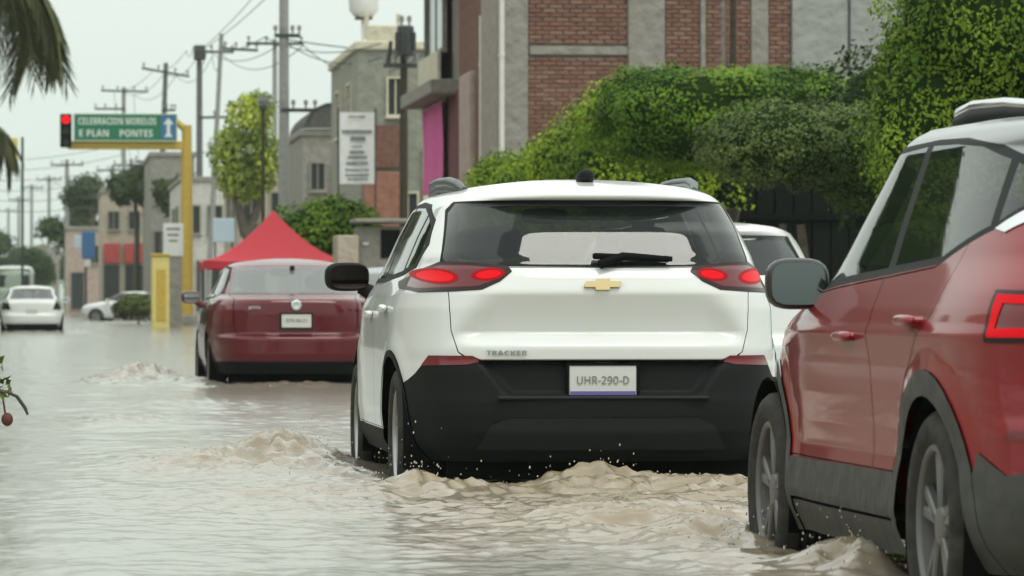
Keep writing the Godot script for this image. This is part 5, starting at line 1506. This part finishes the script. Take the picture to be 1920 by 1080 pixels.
	# yellow post with small sign at the left edge
	var yp := thing("yellow_post", "yellow signal arm end with a thin dark post at the left edge under the palms", "post", Vector3(-1.05, 0.0, -172.0))
	part("post", bx(Vector3(0.13, 3.6, 0), Vector3(0.10, 7.2, 0.1), 0.02), M.steel_dark, yp)
	part("yellow_box", bx(Vector3(-0.18, 6.6, 0.02), Vector3(0.28, 1.15, 0.2), 0.03), M.yellow_pale, yp)

# ---------------------------------------------------------------- build
func materials() -> void:
	M.white_paint = paint(lin(0.74, 0.76, 0.74), 0.4)
	M.red_paint = paint(lin(0.24, 0.010, 0.014), 0.4)
	M.maroon_paint = paint(lin(0.115, 0.010, 0.016), 0.4, 0.1)
	M.silver_paint = paint(lin(0.24, 0.26, 0.265), 0.4, 0.3)
	M.sage_paint = paint(lin(0.32, 0.38, 0.32), 0.4)
	M.clad = mat(lin(0.012, 0.0135, 0.0135), 0.6, 0.0, 0.25)
	M.clad_grey = mat(lin(0.018, 0.020, 0.020), 0.5, 0.0, 0.3)
	M.clad_dusty = wall_mat(lin(0.055, 0.057, 0.052), lin(0.10, 0.10, 0.088), 0.65, 1.4, 51, 0.1)
	M.trim_grey = mat(lin(0.03, 0.033, 0.033), 0.6, 0.0, 0.2)
	M.soot = mat(lin(0.006, 0.0065, 0.0065), 0.7, 0.0, 0.2)
	M.rubber = wall_mat(lin(0.018, 0.018, 0.017), lin(0.07, 0.066, 0.057), 0.75, 2.2, 52, 0.2)
	M.brake = mat(lin(0.10, 0.095, 0.09), 0.5, 0.6)
	M.alloy = mat(lin(0.42, 0.43, 0.43), 0.35, 0.8)
	M.alloy_dirty = mat(lin(0.17, 0.168, 0.16), 0.5, 0.4)
	M.seat = mat(lin(0.016, 0.017, 0.018), 0.9, 0.0, 0.2)
	M.mirror_dim = mat(lin(0.06, 0.045, 0.04), 0.05, 1.0)  # dark brown tint stands in for a dark reflection
	M.mirror_grey = mat(lin(0.16, 0.18, 0.18), 0.05, 1.0)
	M.mirror = mat(lin(0.75, 0.78, 0.78), 0.03, 1.0)
	M.mirror_cap = mat(lin(0.018, 0.020, 0.020), 0.3)
	M.tint = glass(lin(0.020, 0.026, 0.027), 0.72)
	M.side_dark = glass(lin(0.012, 0.014, 0.014), 0.7)
	M.side_glass = glass(lin(0.015, 0.02, 0.018), 0.45)
	M.pale_glass = glass(lin(0.20, 0.22, 0.22), 0.6)
	M.lens_dark = mat(lin(0.022, 0.006, 0.007), 0.3, 0.0, 0.4)
	M.lens_deep = paint(lin(0.14, 0.008, 0.010), 0.3)
	M.lens_maroon = paint(lin(0.13, 0.012, 0.016), 0.3)
	M.lens_black = paint(lin(0.014, 0.010, 0.010), 0.25)
	M.reflector = paint(lin(0.15, 0.010, 0.014), 0.3)
	M.brake_lit = glow(lin(0.30, 0.006, 0.012), Color(1.0, 0.01, 0.04), 0.55)
	M.brake_dim = glow(lin(0.20, 0.006, 0.010), Color(1.0, 0.01, 0.03), 0.16)
	M.lens_red = paint(lin(0.12, 0.006, 0.010), 0.3)
	M.tail_lit = glow(lin(0.30, 0.006, 0.012), Color(1.0, 0.01, 0.04), 0.42)
	M.gold = mat(lin(0.52, 0.42, 0.22), 0.35, 0.6)
	M.chrome = mat(lin(0.75, 0.77, 0.77), 0.12, 1.0)
	M.chrome_dull = mat(lin(0.30, 0.32, 0.31), 0.3, 0.7)
	M.rail_grey = mat(lin(0.10, 0.12, 0.12), 0.4, 0.5)
	M.plate = mat(lin(0.60, 0.61, 0.58), 0.5)
	M.plate_ink = mat(lin(0.22, 0.22, 0.21), 0.6)
	M.violet = mat(lin(0.13, 0.12, 0.36), 0.5)
	# water: silty, glossy
	M.water = mat(Color.WHITE, 0.16)
	M.water.vertex_color_use_as_albedo = true
	M.drops = mat(lin(0.50, 0.46, 0.38), 0.15)
	M.asphalt = wall_mat(lin(0.04, 0.04, 0.042), lin(0.07, 0.07, 0.07), 0.8, 0.5, 1)
	M.concrete = wall_mat(lin(0.22, 0.21, 0.19), lin(0.36, 0.35, 0.32), 0.85, 0.4, 2)
	M.bark = wall_mat(lin(0.06, 0.05, 0.04), lin(0.20, 0.18, 0.15), 0.9, 1.2, 3, 0.6)
	M.dark_bark = mat(lin(0.05, 0.05, 0.048), 0.8)
	M.pod = mat(lin(0.10, 0.03, 0.02), 0.7)
	M.leaf = mat(Color.WHITE, 0.6, 0.0, 0.25)
	M.leaf.vertex_color_use_as_albedo = true
	M.leaf.backlight_enabled = true
	M.leaf.backlight = Color(0.16, 0.22, 0.05)
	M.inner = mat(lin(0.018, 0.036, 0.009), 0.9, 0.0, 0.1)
	M.pole_grey = wall_mat(lin(0.24, 0.25, 0.24), lin(0.34, 0.34, 0.32), 0.85, 0.6, 4)
	M.pole_dark = wall_mat(lin(0.10, 0.11, 0.11), lin(0.17, 0.17, 0.16), 0.85, 0.6, 5)
	M.wood_dark = wall_mat(lin(0.035, 0.03, 0.022), lin(0.08, 0.065, 0.045), 0.85, 0.8, 6, 0.5)
	M.steel_dark = mat(lin(0.05, 0.055, 0.055), 0.55, 0.3)
	M.steel_light = mat(lin(0.45, 0.46, 0.46), 0.4, 0.6)
	M.ceramic = mat(lin(0.25, 0.24, 0.23), 0.3)
	M.cable = mat(lin(0.05, 0.052, 0.052), 0.7)
	M.yellow_paint = wall_mat(lin(0.50, 0.34, 0.06), lin(0.60, 0.44, 0.11), 0.6, 0.7, 8, 0.1)
	M.yellow_pale = wall_mat(lin(0.66, 0.55, 0.16), lin(0.72, 0.64, 0.28), 0.65, 0.7, 9, 0.1)
	M.sign_green = mat(lin(0.012, 0.17, 0.085), 0.5)
	M.sign_white = mat(lin(0.68, 0.76, 0.68), 0.5)
	M.sign_blue = mat(lin(0.05, 0.15, 0.33), 0.5)
	M.sign_pale = mat(lin(0.50, 0.62, 0.70), 0.5)
	M.board_white = wall_mat(lin(0.62, 0.63, 0.62), lin(0.74, 0.74, 0.72), 0.7, 0.6, 10, 0.1)
	M.ink_grey = mat(lin(0.12, 0.14, 0.14), 0.8)
	M.signal_red = glow(lin(0.5, 0.01, 0.02), Color(1.0, 0.04, 0.10), 1.1)
	M.signal_off = mat(lin(0.02, 0.025, 0.02), 0.3)
	M.signal_hood = mat(lin(0.30, 0.012, 0.03), 0.5)
	M.red_cloth = mat(lin(0.52, 0.035, 0.055), 0.75)
	M.red_cloth.backlight_enabled = true
	M.red_cloth.backlight = Color(0.35, 0.05, 0.06)
	M.magenta = mat(lin(0.60, 0.09, 0.30), 0.8)
	M.pink_pale = mat(lin(0.50, 0.30, 0.36), 0.8)
	M.mortar = wall_mat(lin(0.20, 0.17, 0.15), lin(0.28, 0.25, 0.22), 0.9, 0.6, 11)
	M.brick_a = wall_mat(lin(0.20, 0.10, 0.07), lin(0.27, 0.15, 0.11), 0.9, 1.6, 12, 0.6)
	M.brick_b = wall_mat(lin(0.17, 0.09, 0.065), lin(0.23, 0.13, 0.10), 0.9, 1.6, 13, 0.6)
	M.brick_c = wall_mat(lin(0.24, 0.14, 0.10), lin(0.30, 0.19, 0.15), 0.9, 1.6, 14, 0.6)
	M.brick_d = wall_mat(lin(0.20, 0.10, 0.075), lin(0.26, 0.15, 0.12), 0.9, 1.6, 15, 0.6)
	M.brick_plain = wall_mat(lin(0.15, 0.075, 0.055), lin(0.23, 0.13, 0.10), 0.9, 0.7, 16)
	M.maroon_wall = wall_mat(lin(0.13, 0.05, 0.06), lin(0.19, 0.09, 0.09), 0.9, 0.5, 17)
	M.terracotta = wall_mat(lin(0.27, 0.12, 0.08), lin(0.36, 0.19, 0.14), 0.9, 0.5, 18)
	M.plaster_grey = wall_mat(lin(0.24, 0.23, 0.20), lin(0.33, 0.32, 0.28), 0.9, 0.35, 19)
	M.plaster_warm = wall_mat(lin(0.30, 0.27, 0.23), lin(0.38, 0.35, 0.30), 0.9, 0.35, 20)
	M.plaster_blue = wall_mat(lin(0.29, 0.30, 0.285), lin(0.35, 0.36, 0.34), 0.9, 0.3, 21)
	M.plaster_beige = wall_mat(lin(0.38, 0.33, 0.26), lin(0.48, 0.42, 0.34), 0.9, 0.35, 22)
	M.plaster_pink = wall_mat(lin(0.38, 0.29, 0.25), lin(0.48, 0.40, 0.35), 0.9, 0.4, 23)
	M.plaster_pale = wall_mat(lin(0.52, 0.50, 0.46), lin(0.62, 0.61, 0.57), 0.9, 0.35, 24)
	M.plaster_cream = wall_mat(lin(0.56, 0.53, 0.40), lin(0.66, 0.63, 0.50), 0.9, 0.4, 25)
	M.plaster_green = wall_mat(lin(0.24, 0.25, 0.20), lin(0.32, 0.33, 0.28), 0.9, 0.35, 26)
	M.tile_dark = wall_mat(lin(0.07, 0.07, 0.065), lin(0.14, 0.135, 0.12), 0.85, 0.8, 27, 0.8)
	M.dark_pane = mat(lin(0.035, 0.04, 0.04), 0.12)
	M.red_board = wall_mat(lin(0.36, 0.05, 0.05), lin(0.45, 0.11, 0.10), 0.7, 0.5, 28, 0.1)
	M.shade_dark = mat(lin(0.010, 0.012, 0.010), 0.8, 0.0, 0.2)  # near-black, so the boards read as deep shade

func _ready() -> void:
	# camera: a long lens, about 1 m above the street, turned a little to the right of the road's direction
	var cam := Camera3D.new()
	cam.name = "camera"
	var at := CameraAttributesPhysical.new()
	at.frustum_focal_length = 188.9
	at.frustum_focus_distance = 20.0
	at.exposure_aperture = 10.5
	at.frustum_near = 0.5
	at.frustum_far = 4000.0
	cam.attributes = at
	cam.fov = 7.27
	cam.near = 0.5
	cam.far = 4000.0
	add_child(cam)
	cam.position = Vector3(0, 0.98, 0)
	cam.basis = Basis(Vector3.UP, -atan(872.0 / 8500.0)) * Basis(Vector3.RIGHT, atan(26.0 / 8500.0))
	cam.current = true
	# overcast sky: pale, brighter overhead than at the horizon
	var env := Environment.new()
	var sky := Sky.new()
	var sm := ProceduralSkyMaterial.new()
	sm.sky_top_color = lin(1.30, 1.36, 1.32)
	sm.sky_horizon_color = lin(0.74, 0.84, 0.77)
	sm.sky_curve = 0.25
	sm.ground_horizon_color = lin(0.45, 0.48, 0.44)
	sm.ground_bottom_color = lin(0.2, 0.2, 0.18)
	sm.sun_angle_max = 1.0
	sky.sky_material = sm
	env.background_mode = Environment.BG_SKY
	env.sky = sky
	env.tonemap_mode = Environment.TONE_MAPPER_LINEAR
	env.tonemap_exposure = 1.0
	env.sdfgi_enabled = true
	env.ssao_enabled = true
	env.ssil_enabled = true
	env.fog_enabled = true
	env.fog_density = 0.00022
	env.fog_light_color = Color(0.86, 0.92, 0.88)
	var we := WorldEnvironment.new()
	we.name = "world"
	we.environment = env
	add_child(we)
	var sun := DirectionalLight3D.new()
	sun.name = "sun"
	sun.light_energy = 0.5
	sun.light_color = Color(1.0, 1.0, 0.96)
	sun.light_angular_distance = 25.0
	sun.shadow_enabled = true
	add_child(sun)
	sun.rotation_degrees = Vector3(-62, 25, 0)
	nz.noise_type = FastNoiseLite.TYPE_SIMPLEX_SMOOTH
	nz.frequency = 0.01
	nz.fractal_octaves = 2
	nz.seed = 4
	rng.seed = 1
	materials()
	ground()
	flood()
	buildings()
	plants()
	street()
	all_cars()
	spray()
